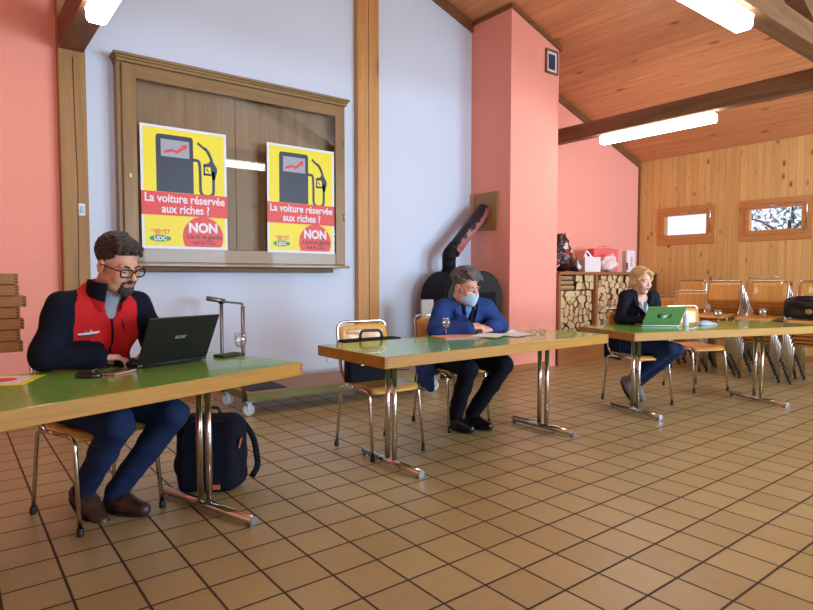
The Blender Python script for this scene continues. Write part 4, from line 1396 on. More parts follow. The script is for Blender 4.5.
for s_ in (-1, 1): MB().tube([(s_ * .085, .03, .008), (s_ * .125, .02, .003), (s_ * .128, -.02, .003), (s_ * .085, -.03, .008)], .0018, 6).build('ear_loop', M['poster_white'], mk)
cs = thing('phone', 'small black phone lying behind the pale blue mask', 'phone', (5.59, 2.68, T3Z), R(-20))
MB().box((0, 0, .0045), (.14, .07, .008), None, .003).build('body', M['black'], cs)
MB().box((0, 0, .0088), (.13, .062, .0008)).build('screen', M['screen_off'], cs)

# briefcase on the chair
bc = thing('briefcase', 'dark soft briefcase with rounded handle standing on the chair seat', 'briefcase', (2.29, 3.355, .4585), R(-2))
m = MB().box((0, 0, .14), (.38, .09, .28), None, .018, seg=3); m.build('bag_body', M['brief'], bc)
m = MB().box((0, .0, .279), (.44, .115, .018), None, .007, seg=3).box((0, -.052, .18), (.39, .012, .13), None, .005); m.build('flap', M['brief'], bc)
MB().tube(fillet([(-.085, 0, .28), (-.075, 0, .345), (.085, 0, .34), (.095, 0, .28)], .05, 6), .010, 8).build('handle', M['black'], bc)
m = MB()
for s_ in (-1, 1): m.box((s_ * .1, -.06, .13), (.03, .006, .03), None, .002)
m.build('buckle', M['steel'], bc)

# backpack on the floor
bk = thing('backpack', 'navy backpack with small tan tabs standing on the floor under the table', 'backpack', (1.145, 3.235, 0), R(-36))
s = SDF().bx((0, .0, .205), (.185, .10, .205), rd=.08, k=.02).bx((.0, -.085, .16), (.16, .05, .15), rd=.045, k=.02).el((0, 0, .06), (.17, .12, .06), k=.04)
s.build('main_bag', M['backpack'], .009, parent=bk, disp=folds(.0025, 30, 3.))
m = MB().tube(fillet([(-.17, -.06, .18), (-.16, -.075, .36), (0, -.07, .405), (.16, -.075, .36), (.17, -.06, .18)], .1, 8), .006, 6); m.build('zip_piping', M['black'], bk)
MB().tube(fillet([(-.04, .02, .405), (-.035, .02, .44), (.035, .02, .44), (.04, .02, .405)], .02), .009, 8).build('top_handle', M['black'], bk)
for s_ in (-1, 1):
    m = MB().tube(fillet([(s_ * .13, .10, .36), (s_ * .20, .13, .25), (s_ * .235, .08, .09), (s_ * .20, .06, .035)], .08, 6), .017, 8, flat=.5); m.build('shoulder_strap', M['backpack'], bk)
MB().box((.05, -.137, .045), (.055, .006, .026), None, .002).build('tan_label', M['orange_tab'], bk)
MB().box((.175, -.09, .27), (.008, .02, .055), Matrix.Rotation(R(14), 4, 'Y'), .002).build('tan_zip_pull', M['orange_tab'], bk)

# black handbag on the stack at the end of the row
hb = thing('handbag', 'black handbag with bronze clasp on the stacked chairs at the photo edge', 'bag', (7.15, 2.33, .7195), R(-84))
s = SDF().bx((0, 0, .11), (.22, .10, .105), rd=.05, k=.03).el((0, 0, .17), (.19, .09, .08), k=.05)
s.build('bag_body', M['hbag'], .01, parent=hb, disp=folds(.005, 26, 4.))
m = MB().tube(fillet([(-.12, -.07, .17), (-.10, -.1, .24), (.08, -.1, .235), (.12, -.07, .17)], .05), .009, 8); m.build('strap', M['hbag'], hb)
s = SDF().el((0, 0, 0), (.035, .012, .03), k=.02)
o = s.build('clasp', M['gold'], .006, parent=hb); o.location = (.02, -.104, .085)

# ------------------------------------------------------------------ frosty tree outside the second small window
rt = random.Random(3)
t = thing('tree', 'pale frosty tree outside the small window with leafy view', 'tree', (12.4, 4.35, -1.0))
m = MB().tube([(0, 0, 0), (.05, 0, 1.6), (0, .05, 3.2)], [.12, .09, .03], 8)
for k in range(9):
    a = k * 2.4; z = 1.9 + .16 * k
    m.tube([(0, 0, z), (.5 * math.cos(a), .5 * math.sin(a), z + .35), (.9 * math.cos(a), .9 * math.sin(a), z + .5)], [.035, .02, .006], 6)
m.build('trunk', M['leaf_trunk'], t)
vs, fs = [], []
for k in range(1500):
    a = rt.uniform(0, 6.28); rr = 1.0 * rt.random() ** .6; z = 2.1 + 1.9 * rt.random(); rr *= 1.1 - abs(z - 2.9) * .5
    c = Vector((rr * math.cos(a), rr * math.sin(a), z)); e = rt.uniform(.03, .06)
    u = Vector((rt.gauss(0, 1), rt.gauss(0, 1), rt.gauss(0, 1))).normalized() * e; w = Vector((rt.gauss(0, 1), rt.gauss(0, 1), rt.gauss(0, 1))).normalized() * e * .6
    n = len(vs); vs += [c - u, c + w, c + u, c - w]; fs.append((n, n + 1, n + 2, n + 3))
MB().add(vs, fs).build('foliage', M['leaf'], t)


# ------------------------------------------------------------------ people
def frm(th, pitch=0., roll=0.):
    t, p, r = R(th), R(pitch), R(roll)
    L = np.array([math.cos(t), math.sin(t), 0.]); B = np.array([-math.sin(t), math.cos(t), 0.]); U = np.array([0, 0, 1.])
    B2 = B * math.cos(p) + U * math.sin(p); U2 = U * math.cos(p) - B * math.sin(p)
    L2 = L * math.cos(r) + U2 * math.sin(r); U3 = U2 * math.cos(r) - L * math.sin(r)
    return np.stack([L2, B2, U3], 1)


class Fig:
    """joint positions of one seated figure; local x = the person's left, -y = forward"""
    def __init__(self, O, th): self.O = np.array([O[0], O[1], 0.]); self.A = frm(th)
    def w(self, p): return self.O + self.A @ np.array(p, float)
    def set_head(self, c, th, pitch, sc, roll=0): self.hc = np.array(c, float); self.H = frm(th, pitch, roll); self.sc = sc
    def h(self, p): return self.hc + self.H @ (np.array(p, float) * self.sc)
    def hl(self, C): return ((C - self.hc) @ self.H) / self.sc
    def bl(self, C): return (C - self.O) @ self.A


def head_sdf(S, g, fem=False):
    k = g.sc; h = g.h; H = g.H
    e = lambda c, r, kk=.02, op='u': S.el(h(c), np.array(r) * k, H, kk * k, op)
    e((0, .015, .045), (.074, .094, .083), .01)
    e((0, -.030, -.040), (.060 if not fem else .055, .068, .085), .035)
    e((0, -.070, -.102), (.024 if not fem else .018, .020, .018), .03)
    for s in (-1, 1):
        if not fem: e((s * .046, -.02, -.075), (.018, .04, .025), .03)
        e((s * .040, -.070, -.030), (.022, .020, .024), .025)
        e((s * .031, -.084 + .004 * fem, .022), (.024, .013, .008), .015)
        e((s * .030, -.104, .001), (.018, .017, .012), .012, 's')
        e((s * .031, -.082, .0), (.0125, .0125, .0125), .002)
        S.rc(h((s * .014, -.088, .006)), h((s * .047, -.080, .006)), .0045 * k, .004 * k, .006)
        e((s * .079, .008, -.008), (.010, .019, .031), .008)
        e((s * .086, .004, -.006), (.006, .009, .017), .006, 's')
    S.rc(h((0, -.090 if fem else -.092, .012)), h((0, -.110 if fem else -.117, -.026)), .007 * k, (.0095 if fem else .0125) * k, .012 * k)
    for s in (-1, 1): S.rc(h((s * .011, -.104, -.030)), h((s * .013, -.100, -.030)), .0075 * k, .007 * k, .008 * k)
    S.rc(h((-.020, -.089, -.060)), h((.020, -.089, -.060)), .0065 * k, .0065 * k, .008 * k)
    S.rc(h((-.016, -.089, -.070)), h((.016, -.089, -.070)), .0075 * k, .0075 * k, .008 * k)
    S.rc(h((-.024, -.0985, -.0648)), h((.024, -.0985, -.0648)), .0022 * k, .0022 * k, .004 * k, 's')
    S.rc(h((0, .02, -.06)), h((0, .03, -.11)), .053 * k, .052 * k, .03)


def face_mats(g):
    def fn(C):
        l = g.hl(C)
        m = np.zeros(len(C), int)
        for s in (-1, 1):
            d = np.linalg.norm(l - np.array([s * .031, -.082, .0]), axis=1)
            eye = (d < .0136) & (l[:, 1] < -.088) & (np.abs(l[:, 2] + .0008) < .0042)
            m[eye] = 1
            m[eye & (np.hypot(l[:, 0] - s * .031, l[:, 2] + .001) < .0058)] = 2
        lip = (np.abs(l[:, 0]) < .023) & (l[:, 1] < -.086) & (l[:, 2] < -.054) & (l[:, 2] > -.076)
        m[lip] = 3
        return m
    return fn


def hand_sdf(S, W, f, n, right, sc=1., curl=(30, 35, 25), spread=.1, thumb=30):
    W, f, n = (np.array(v, float) for v in (W, f, n))
    f /= np.linalg.norm(f); n = n - f * (n @ f); n /= np.linalg.norm(n)
    s = np.cross(n, f) * (1 if right else -1)
    P = lambda a, b, c: W + (f * a + s * b + n * c) * sc
    S.bx(P(.052, -.001, 0), np.array([.040, .046, .0135]) * sc, np.stack([s, f, n], 1), .012 * sc, .01)
    S.rc(P(-.02, 0, 0), P(.03, 0, 0), .024 * sc, .024 * sc, .02)
    for i, (b, ll) in enumerate(((.030, .96), (.0095, 1.06), (-.0115, 1.0), (-.031, .80))):
        p = P(.088 - .006 * abs(i - 1), b, .002)
        yaw = (1.5 - i) * spread
        S.rc(P(.05, b * .8, .0), p, .0105 * sc, .0105 * sc, .008)
        a = 0
        r = [.0098, .0088, .0080, .0066]
        for j, l_ in enumerate((.044, .027, .022)):
            a += R(curl[j] + 4 * i)
            d = (f * math.cos(yaw) + s * math.sin(yaw)) * math.cos(a) - n * math.sin(a)
            q = p + d * l_ * ll * sc
            S.rc(p, q, r[j] * sc, r[j + 1] * sc, .0045)
            p = q
    p = P(.022, .030, -.006); a = R(thumb)
    S.rc(P(.01, .012, -.004), p, .017 * sc, .0145 * sc, .012)
    d = f * math.cos(a) + s * math.sin(a) - n * .28
    for l_, r1, r2, t in ((.040, .0135, .0108, 0), (.030, .0105, .0096, -.35), (.024, .0096, .0072, -.3)):
        d = d + (f * -t - s * -t * .9); d = d / np.linalg.norm(d)
        q = p + d * l_ * sc
        S.rc(p, q, r1 * sc, r2 * sc, .006); p = q


def torso(S, g, j, inf=0., wide=1., belly=.125, k=.05, hips=.165, arms=True, ar=(.056, .046, .036), sleeve=1.0):
    w = g.w; A = g.A
    pel, bel, che, sh = j['pelvis'], j['belly'], j['chest'], j['sh']
    S.el(w(pel), (hips * wide + inf, .125 + inf, .11 + inf), A, .02)
    S.el(w(bel), (.150 * wide + inf, belly + inf, .15 + inf), A, k)
    S.el(w(che), (.165 * wide + inf, .112 + inf, .16 + inf), A, k)
    a, b = np.array(sh[0]), np.array(sh[1])
    S.rc(w(a * .82 + b * .18), w(b * .82 + a * .18), .062 + inf, .062 + inf, k)
    if arms:
        for s, i in ((-1, 0), (1, 1)):
            e, wr = j['el'][i], j['wr'][i]
            S.rc(w(sh[i]), w(e), ar[0] * sleeve + inf, ar[1] * sleeve + inf, .03)
            S.rc(w(e), w(wr), ar[1] * sleeve + inf, ar[2] * sleeve + inf, .02)


def legs(S, g, j, r=(.080, .058, .042), inf=0., k=.03):
    for i in (0, 1):
        hp, kn, an = j['hip'][i], j['kn'][i], j['an'][i]
        S.rc(g.w(hp), g.w(kn), r[0] + inf, r[1] + inf, k)
        m = np.array(kn) * .6 + np.array(an) * .4
        S.rc(g.w(kn), g.w(m), r[1] + inf, r[1] * .93 + inf, .02)
        S.rc(g.w(m), g.w(an), r[1] * .93 + inf, r[2] + inf, .02)


def neck(S, g, j, r=.054):
    a = (np.array(j['sh'][0]) + np.array(j['sh'][1])) / 2 + np.array([0, .03, .0])
    S.rc(g.w(a), g.h((0, .022, -.075)), r * 1.12, r, .03)


def shoe(name, mat, g, ank, th, pitch, parent, L=.27, wd=.046, boot=0.):
    A = frm(th, pitch)
    P = lambda v: g.w(ank) + A @ np.array(v, float)
    S = SDF()
    S.rc(P((0, .035, -.055)), P((0, -.06, -.052)), wd * .82, wd * .92, .02)
    S.rc(P((0, -.06, -.055)), P((0, -.165 * L / .27, -.066)), wd * .95, wd * .70, .03)
    S.rc(P((0, .0, -.04)), P((0, .005, .01 + boot)), .046, .043, .03)
    S.bx(P((0, -.05, -.15)), (.1, .25, .055), A, .004, .006, 's')
    o = S.build(name, mat, .006, g.O, parent)
    s2 = MB()
    pl = [(wd * .86 * math.sin(a) * (1.0 if math.cos(a) < 0 else .92), -.052 - .128 * L / .27 * (-math.cos(a)) * -1 - 0) for a in []]
    n = 20; pl = []
    for i in range(n):
        a = 2 * math.pi * i / n
        y = -.062 - math.cos(a) * .128 * L / .27
        pl.append((wd * (.98 if y > -.06 else 1.02) * math.sin(a) * (1 - .12 * (math.cos(a) > .0) * math.cos(a)), y))
    s2.prism(pl, -.098, -.086, 'z')
    s2.v = [tuple(P(v) - g.O) for v in s2.v]
    s2.build('sole', M['rubber'], o)
    return o


def brows(g, mat, parent, th=.0038):
    for s in (-1, 1):
        S = SDF()
        S.chain([g.h((s * .014, -.0985, .020)), g.h((s * .032, -.0985, .0265)), g.h((s * .049, -.088, .021))], [th, th * 1.05, th * .6], .004)
        S.build('eyebrow', mat, .002, g.O, parent)


def worn_glasses(g, parent, mat):
    m = MB(); lens = MB()
    for s in (-1, 1):
        c = s * .033
        pts = []
        for q in range(25):
            a = q * math.pi / 12
            x = .0275 * (abs(math.cos(a)) ** .6) * (1 if math.cos(a) >= 0 else -1); z = .0175 * (abs(math.sin(a)) ** .6) * (1 if math.sin(a) >= 0 else -1)
            pts.append((c + x, -.112 + .25 * abs(c + x) * abs(c + x) * 8, z - .002))
        m.tube(pts, .0035, 6)
        lens.add([(p[0], p[1], p[2]) for p in pts[:-1]], [tuple(range(24))])
        m.tube([(s * .060, -.105, .007), (s * .074, -.088, .009), (s * .081, .0, .006), (s * .080, .03, -.012)], .0026, 6)
    m.tube([(-.007, -.113, .004), (0, -.116, .006), (.007, -.113, .004)], .0026, 6)
    for q in (m, lens): q.v = [tuple(g.h(v) - g.O) for v in q.v]
    f = m.build('eyeglasses', mat, parent)
    lens.build('lens', M['lens'], f)
    return f


def body(label, g, j, mats, res, hands, fem=False, thin=0., wide=1.):
    S = SDF()
    torso(S, g, j, -.014 - thin, wide)
    neck(S, g, j, .054 if not fem else .044)
    legs(S, g, j, inf=-.016 - thin)
    head_sdf(S, g, fem)
    for hd in hands: hand_sdf(S, **hd)
    o = S.build('person', mats, res, g.O, None, face_mats(g), 1)
    o.location = g.O
    return tag(o, label, 'person')


# ---- bearded man in the red and navy jacket
g = Fig((.545, 3.36), 14)
g.set_head((.650, 3.075, 1.226), 25, 20, 1.06, 3)
j = dict(pelvis=(0, .0, .56), belly=(0, -.075, .74), chest=(0, -.15, .92), sh=((-.165, -.175, 1.025), (.170, -.185, 1.025)),
         el=((-.250, -.185, .81), (.30, -.14, .83)), wr=((-.075, -.285, .795), (.235, -.245, .795)),
         hip=((-.10, -.02, .54), (.10, -.02, .54)), kn=((-.075, -.49, .51), (.20, -.48, .505)), an=((-.07, -.13, .14), (.055, -.185, .10)))
hands = [dict(W=g.w((-.075, -.288, .792)), f=g.A @ np.array([.93, -.16, -.06]), n=(0, .1, 1), right=True, sc=1.05, curl=(16, 24, 18), thumb=38),
         dict(W=g.w((.232, -.25, .792)), f=g.A @ np.array([-.5, -.6, -.05]), n=(0, 0, 1), right=False, sc=1.05, curl=(18, 24, 18), thumb=38)]
p = body('man with glasses and goatee in red and navy jacket typing on black laptop', g, j, [M['skin'], M['eye'], M['iris'], M['lips_m']], .004, hands, wide=1.12)
S = SDF()
torso(S, g, j, .012, 1.14, .135, .05, .165, True, (.064, .055, .043), 1.0)
ncol = (np.array(j['sh'][0]) + np.array(j['sh'][1])) / 2
S.rc(g.w(ncol + np.array([0, .01, .0])), g.w(ncol + np.array([0, .005, .045])), .090, .080, .04)
S.rc(g.w(ncol + np.array([-.10, 0, .0])), g.w(ncol + np.array([0, .01, .05])), .055, .06, .05)
S.rc(g.w(ncol + np.array([.10, 0, .0])), g.w(ncol + np.array([0, .01, .05])), .055, .06, .05)
S.rc(g.w(ncol + np.array([0, .0, -.02])), g.h((0, .02, .04)), .064, .074, .01, 's')
for q in range(4):   # open V of the collar, following the turned head
    c = g.w(ncol + np.array([.012, -.065 - .006 * q, .085 - .035 * q])); S.el(c, (.050 - .0085 * q, .075, .036), g.A, .012, 's')
armA = [(g.w(j['sh'][i]), g.w(j['el'][i])) for i in (0, 1)]
foreA = [(g.w(j['el'][i]), g.w(j['wr'][i])) for i in (0, 1)]


def segd(C, a, b):
    ba = b - a; t = np.clip(((C - a) @ ba) / (ba @ ba), 0, 1)
    return np.linalg.norm(C - a - t[:, None] * ba, axis=1)


def jacket_mat(C):
    l = g.bl(C); m = np.zeros(len(C), int)
    yc = np.interp(l[:, 2], [.5, .74, .92, 1.05], [0, -.075, -.15, -.18])
    front = (l[:, 1] < yc + .03) & (l[:, 2] > .60)
    arm = np.minimum(segd(C, *armA[0]), segd(C, *armA[1])); fore = np.minimum(segd(C, *foreA[0]), segd(C, *foreA[1]))
    lim = .205 - .55 * np.clip(l[:, 2] - .93, 0, .2)
    red = front & (np.abs(l[:, 0] - .0) < lim) & (fore > .075) & ((arm > .088) | (np.abs(l[:, 0]) < .145))
    m[red] = 1
    zip_ = red & (np.abs(l[:, 0] - .012) < .006) & (l[:, 2] < .99)
    m[zip_] = 0
    return m


jk = S.build('jacket', [M['navy_fleece'], M['red_fleece']], .006, g.O, p, jacket_mat, 1, folds(.0045, 26, 1.))
S = SDF()
S.el(g.w(np.array(j['chest']) + np.array([0, -.0, .03])), (.15, .108, .14), g.A, .02)
S.rc(g.w(ncol + np.array([0, -.005, -.02])), g.h((0, .012, -.105)), .075, .0615, .03)
S.bx(g.hc + np.array([0, 0, .06]), (.2, .2, .145), frm(25, 14), .01, .006, 's')
S.build('shirt', M['grey_shirt'], .005, g.O, p)
S = SDF(); S.el(g.w((0, .0, .56)), (.185, .145, .115), g.A, .02); legs(S, g, j, (.094, .070, .056), 0)
S.build('jeans', M['jeans'], .007, g.O, p, None, 1, folds(.0035, 34, 2.))
shoe('shoe', M['shoe_brown'], g, j['an'][0], 24, 28, p, .29, .05)
shoe('shoe', M['shoe_brown'], g, j['an'][1], 30, 0, p, .29, .05)
# stand-up collar, open at the front, its tips falling outward
m = MB(); na = 40; rows = ((0., .098), (.35, .094), (.7, .091), (1., .092))
cc = ncol + np.array([.008, -.022, .026])
grid = []
for lay in (0, 1):
    for q, rr in rows:
        for i in range(na + 1):
            a = R(24 + 312 * i / na); ft = max(0, math.cos(a))
            r_ = rr - lay * .007 + .030 * ft * q
            hh = .112 - .022 * ft
            pz = q * hh - .050 * ft ** 1.5 * (1 - q) - .006
            x_, y_ = r_ * math.sin(a) * .98, -r_ * math.cos(a) * .90 - .045 * q
            grid.append(cc + np.array([x_, y_, pz]))
W_ = na + 1; nl = len(rows) * W_
fs = []
mi_ = []
for lay in (0, 1):
    for q in range(len(rows) - 1):
        for i in range(na):
            a = lay * nl + q * W_ + i
            fs.append((a, a + 1, a + W_ + 1, a + W_)); mi_.append(0 if lay or q >= 1 else 1)
top = (len(rows) - 1) * W_
for i in range(na): fs.append((top + i, top + i + 1, nl + top + i + 1, nl + top + i)); mi_.append(0)
for i in (0, na):
    for q in range(len(rows) - 1): fs.append((q * W_ + i, (q + 1) * W_ + i, nl + (q + 1) * W_ + i, nl + q * W_ + i)); mi_.append(0)
m.add([g.w(v) - g.O for v in grid], fs, 0, True); m.mi = mi_
m.build('collar', [M['navy_fleece'], M['red_fleece']], jk)
# hair, beard, brows, spectacles
S = SDF(); k = g.sc
S.el(g.h((0, .026, .056)), np.array([.081, .098, .088]) * k, g.H, .01)
S.el(g.h((0, -.040, .102)), np.array([.062, .052, .028]) * k, g.H, .03)
for x, y, z, a, b, c in ((-.02, -.07, .098, -.045, -.093, .080), (.012, -.075, .10, .0, -.098, .082), (.04, -.065, .09, .040, -.088, .070), (-.045, -.05, .095, -.062, -.072, .078), (-.03, .0, .128, -.05, -.02, .137), (.02, .02, .130, .0, .0, .140)):
    S.rc(g.h((x, y, z)), g.h((a, b, c)), .018 * k, .007 * k, .018)
S.el(g.h((0, -.125, -.015)), np.array([.075, .085, .088]) * k, g.H, .014, 's')
for s in (-1, 1): S.el(g.h((s * .085, -.005, -.03)), np.array([.022, .028, .044]) * k, g.H, .01, 's'); S.el(g.h((s * .09, -.07, -.05)), np.array([.04, .055, .06]) * k, g.H, .01, 's')
S.bx(g.h((0, .03, -.125)), np.array([.15, .15, .06]) * k, g.H, .01, .01, 's')
S.build('hair', M['hair_dark'], .0035, g.O, p, None, 1, folds(.0022, 130, 1.))
S = SDF()
S.el(g.h((0, -.080, -.094)), np.array([.031, .026, .030]) * k, g.H, .01)
S.rc(g.h((-.027, -.086, -.052)), g.h((0, -.0975, -.048)), .0075, .0085, .008); S.rc(g.h((.027, -.086, -.052)), g.h((0, -.0975, -.048)), .0075, .0085, .008)
for s in (-1, 1): S.rc(g.h((s * .027, -.085, -.055)), g.h((s * .024, -.078, -.09)), .008, .012, .012); S.rc(g.h((s * .024, -.07, -.1)), g.h((s * .056, -.022, -.068)), .009, .006, .012)
S.rc(g.h((-.012, -.102, -.066)), g.h((.012, -.102, -.066)), .0035, .0035, .004, 's')
S.build('beard', M['beard'], .003, g.O, p, None, 1, folds(.0012, 200, 3.))
brows(g, M['hair_dark'], p)
worn_glasses(g, p, M['black'])
# chest emblem and chest zip of the jacket
def on_front(x, z):
    c = g.w((x, -.20, z)); return c
m = MB()
ey = -.298
for pts, mi in (([(-.145, .945), (-.055, .957), (-.06, .949), (-.135, .936)], 0), ([(-.135, .934), (-.065, .945), (-.07, .932), (-.125, .928)], 1), ([(-.115, .950), (-.109, .962), (-.104, .951)], 2), ([(-.10, .952), (-.094, .967), (-.089, .953)], 2)):
    n = len(m.v)
    m.prism(pts, ey - .0008, ey + .022, 'y', mi)
m.v = [tuple(g.w(v) - g.O) for v in m.v]
# ---- (the emblem is pressed onto the fleece below, once the jacket surface is known)
jv = np.empty(len(jk.data.vertices) * 3, np.float32); jk.data.vertices.foreach_get('co', jv); jv = jv.reshape(-1, 3) + g.O
jl = g.bl(jv)


def front_y(x, z):
    d = np.hypot(jl[:, 0] - x, jl[:, 2] - z); q = jl[(d < .016)]
    return q[:, 1].min() if len(q) else -.25


def press(name, polys, mats, lift=.0022):
    mm = MB()
    for pts, mi in polys:
        f_ = [(x, front_y(x, z) - lift - .0004 * mi, z) for x, z in pts]
        b_ = [(x, y + .004, z) for x, y, z in f_]
        n = len(pts)
        mm.add(f_ + b_, [tuple(range(n)), tuple(range(n, 2 * n))[::-1]] + [(i, (i + 1) % n, n + (i + 1) % n, n + i) for i in range(n)], mi)
    mm.v = [tuple(g.w(v) - g.O) for v in mm.v]
    return mm.build(name, mats, jk)


press('chest_emblem', [([(-.135, .905), (-.10, .910), (-.045, .914), (-.055, .905), (-.09, .900), (-.13, .898)], 0), ([(-.128, .897), (-.09, .899), (-.058, .903), (-.07, .892), (-.12, .889)], 1), ([(-.11, .911), (-.104, .921), (-.098, .911)], 2), ([(-.09, .912), (-.084, .927), (-.077, .913)], 3)], [M['poster_white'], M['poster_maroon'], M['poster_green'], M['poster_orange']])
press('pocket_zip', [([(.062, .965), (.067, .965), (.078, .915), (.073, .913)], 0)], [M['black']])
press('zip_pull', [([(.010, .905), (.017, .905), (.017, .888), (.010, .888)], 0)], [M['black']])

# ---- masked man in the blue blazer
g = Fig((3.19, 3.53), -15)
g.set_head((3.105, 3.275, 1.088), 2, 14, 1.05)
j = dict(pelvis=(0, .0, .56), belly=(0, -.07, .70), chest=(0, -.165, .82), sh=((-.180, -.215, .930), (.180, -.235, .925)),
         el=((-.275, -.285, .775), (.285, -.26, .79)), wr=((-.065, -.395, .79), (.155, -.365, .79)),
         hip=((-.10, -.02, .54), (.10, -.02, .54)), kn=((-.10, -.47, .50), (.20, -.47, .515)), an=((-.085, -.24, .105), (.07, -.225, .105)))
hands = [dict(W=g.w((-.055, -.397, .80)), f=g.A @ np.array([1, -.05, .05]), n=g.A @ np.array([0, -.35, 1]), right=True, sc=1.0, curl=(28, 45, 30), thumb=25),
         dict(W=g.w((.150, -.372, .785)), f=g.A @ np.array([-1, -.12, -.05]), n=g.A @ np.array([0, -.5, .9]), right=False, sc=1.0, curl=(25, 40, 30), thumb=30)]
p = body('man wearing a face mask and blue blazer with clasped hands', g, j, [M['skin'], M['eye'], M['iris'], M['lips_m']], .0045, hands, wide=1.05)
ncol = (np.array(j['sh'][0]) + np.array(j['sh'][1])) / 2
S = SDF()
torso(S, g, j, .012, 1.06, .125, .05, .165, True, (.062, .052, .042), 1.0)
for s in (-1, 1): S.rc(g.w(ncol + np.array([s * .12, .01, .015])), g.w(ncol + np.array([s * .05, .04, .055])), .052, .04, .04)
S.rc(g.w(ncol + np.array([0, -.02, -.02])), g.h((0, .01, .0)), .060, .070, .012, 's')
for q in range(6):
    c = g.w(ncol + np.array([0, -.10 + .018 * q, .045 - .05 * q])); S.el(c, (.084 - .0095 * q, .085, .042), g.A, .012, 's')
# skirt of the blazer hanging beside the seat
S.bx(g.w((-.225, .0, .47)), (.022, .15, .175), frm(-15) @ np.array(Matrix.Rotation(R(8), 3, 'X')), .018, .03)
S.bx(g.w((-.14, .11, .52)), (.10, .028, .15), g.A, .025, .04)
jk = S.build('blazer', M['blue_blazer'], .006, g.O, p, None, 1, folds(.0055, 30, 4.))
# lapels on the blazer
def lapels(g, jk, ncol, mat, w0, drop, wide):
    v = np.empty(len(jk.data.vertices) * 3, np.float32); jk.data.vertices.foreach_get('co', v); l = g.bl(v.reshape(-1, 3) + g.O)
    def fy_(x, z):
        d = np.hypot(l[:, 0] - x, l[:, 2] - z); q = l[d < .022]
        return q[:, 1].min() if len(q) else None
    for s in (-1, 1):
        out = [(w0, .035), (w0 + wide, .0), (w0 + wide * .95, -.035), (w0 + wide * .55, -.045), (w0 + wide * .85, -.06), (w0 * .55 + wide * .5, -drop * .6), (w0 * .15, -drop)]
        inn = [(w0 * .92, .02), (w0 * .8, -.03), (w0 * .6, -drop * .5)]
        pts = [(s * x, ncol[2] + z) for x, z in out + inn[::-1]]
        ys = [fy_(x, z) for x, z in pts]
        ok = [y for y in ys if y is not None]
        if not ok: continue
        ys = [(y if y is not None else max(ok)) - .004 for y in ys]
        f_ = [(x, y, z) for (x, z), y in zip(pts, ys)]; b_ = [(x, y + .012, z) for x, y, z in f_]
        n = len(pts); cxm = tuple(np.mean(f_, 0))
        mm = MB().add(f_ + b_ + [cxm], [(i, (i + 1) % n, 2 * n) for i in range(n)] + [(i, (i + 1) % n, n + (i + 1) % n, n + i) for i in range(n)])
        mm.v = [tuple(g.w(q) - g.O) for q in mm.v]
        mm.build('lapel', mat, jk)


lapels(g, jk, ncol, M['blue_lapel'], .078, .22, .045)
S = SDF()
S.el(g.w(np.array(j['chest']) + np.array([0, -.010, .02])), (.165, .110, .14), g.A, .02)
S.rc(g.w(ncol + np.array([0, -.0, -.01])), g.h((0, .012, -.11)), .082, .062, .03)
S.bx(g.hc + np.array([0, 0, .04]), (.2, .2, .145), frm(-5, 12), .01, .006, 's')
for q in range(4):
    c = g.w(ncol + np.array([.0, -.085, .035 - .04 * q])); S.el(c, (.034 - .007 * q, .06, .034), g.A, .008, 's')
S.build('sweater', M['navy_sweater'], .005, g.O, p)
S = SDF()
S.el(g.w(np.array(j['chest']) + np.array([0, .0, .03])), (.12, .100, .13), g.A, .02)
S.rc(g.w(ncol + np.array([0, .0, .0])), g.h((0, .014, -.10)), .070, .060, .03)
S.bx(g.hc + np.array([0, 0, .045]), (.2, .2, .140), frm(0, 14), .01, .006, 's')
S.build('shirt', M['light_shirt'], .005, g.O, p)
S = SDF(); S.el(g.w((0, .0, .56)), (.175, .140, .11), g.A, .02); legs(S, g, j, (.090, .068, .055), 0)
S.build('trousers', M['dark_trousers'], .007, g.O, p, None, 1, folds(.0035, 32, 5.))
shoe('shoe', M['shoe_black'], g, j['an'][0], 2, 0, p, .265, .046)
shoe('shoe', M['shoe_black'], g, j['an'][1], 8, 0, p, .265, .046)
S = SDF(); k = g.sc
S.el(g.h((0, .030, .056)), np.array([.082, .096, .086]) * k, g.H, .01)
rh = random.Random(5)
for _ in range(70):
    a = rh.uniform(0, 2 * math.pi); e = rh.uniform(.0, 1.45)
    d = np.array([math.cos(a) * math.cos(e) * .081, .030 + math.sin(a) * math.cos(e) * .096, .050 + math.sin(e) * .086])
    if d[1] < -.055 and d[2] < .095: continue
    d2 = d + np.array([rh.uniform(-.02, .02), rh.uniform(-.03, .01), rh.uniform(.0, .018)])
    S.rc(g.h(d), g.h(d2), .016 * k, .008 * k, .010)
for q in range(7):
    x = -.05 + .016 * q; S.rc(g.h((x, -.05, .118)), g.h((x + .012, -.098, .078 + .01 * (q % 2))), .018 * k, .008 * k, .012)
S.el(g.h((0, -.125, -.02)), np.array([.075, .085, .080]) * k, g.H, .012, 's')
for s in (-1, 1): S.el(g.h((s * .088, -.012, -.035)), np.array([.022, .028, .046]) * k, g.H, .01, 's'); S.el(g.h((s * .09, -.07, -.05)), np.array([.04, .045, .065]) * k, g.H, .01, 's')
S.bx(g.h((0, .03, -.15)), np.array([.15, .15, .06]) * k, g.H, .01, .01, 's')
S.build('hair', M['hair_grey'], .004, g.O, p, None, 1, folds(.003, 110, 2.))
brows(g, M['hair_grey'], p)
S = SDF()
S.el(g.h((0, -.052, -.062)), np.array([.063, .062, .060]) * k, g.H, .01)
S.rc(g.h((0, -.113, -.026)), g.h((0, -.098, -.098)), .014, .016, .03)
for s in (-1, 1): S.rc(g.h((s * .025, -.095, -.035)), g.h((s * .052, -.045, -.075)), .014, .014, .03)
S.bx(g.h((0, -.05, .030)), np.array([.12, .12, .045]) * k, g.H, .008, .006, 's')
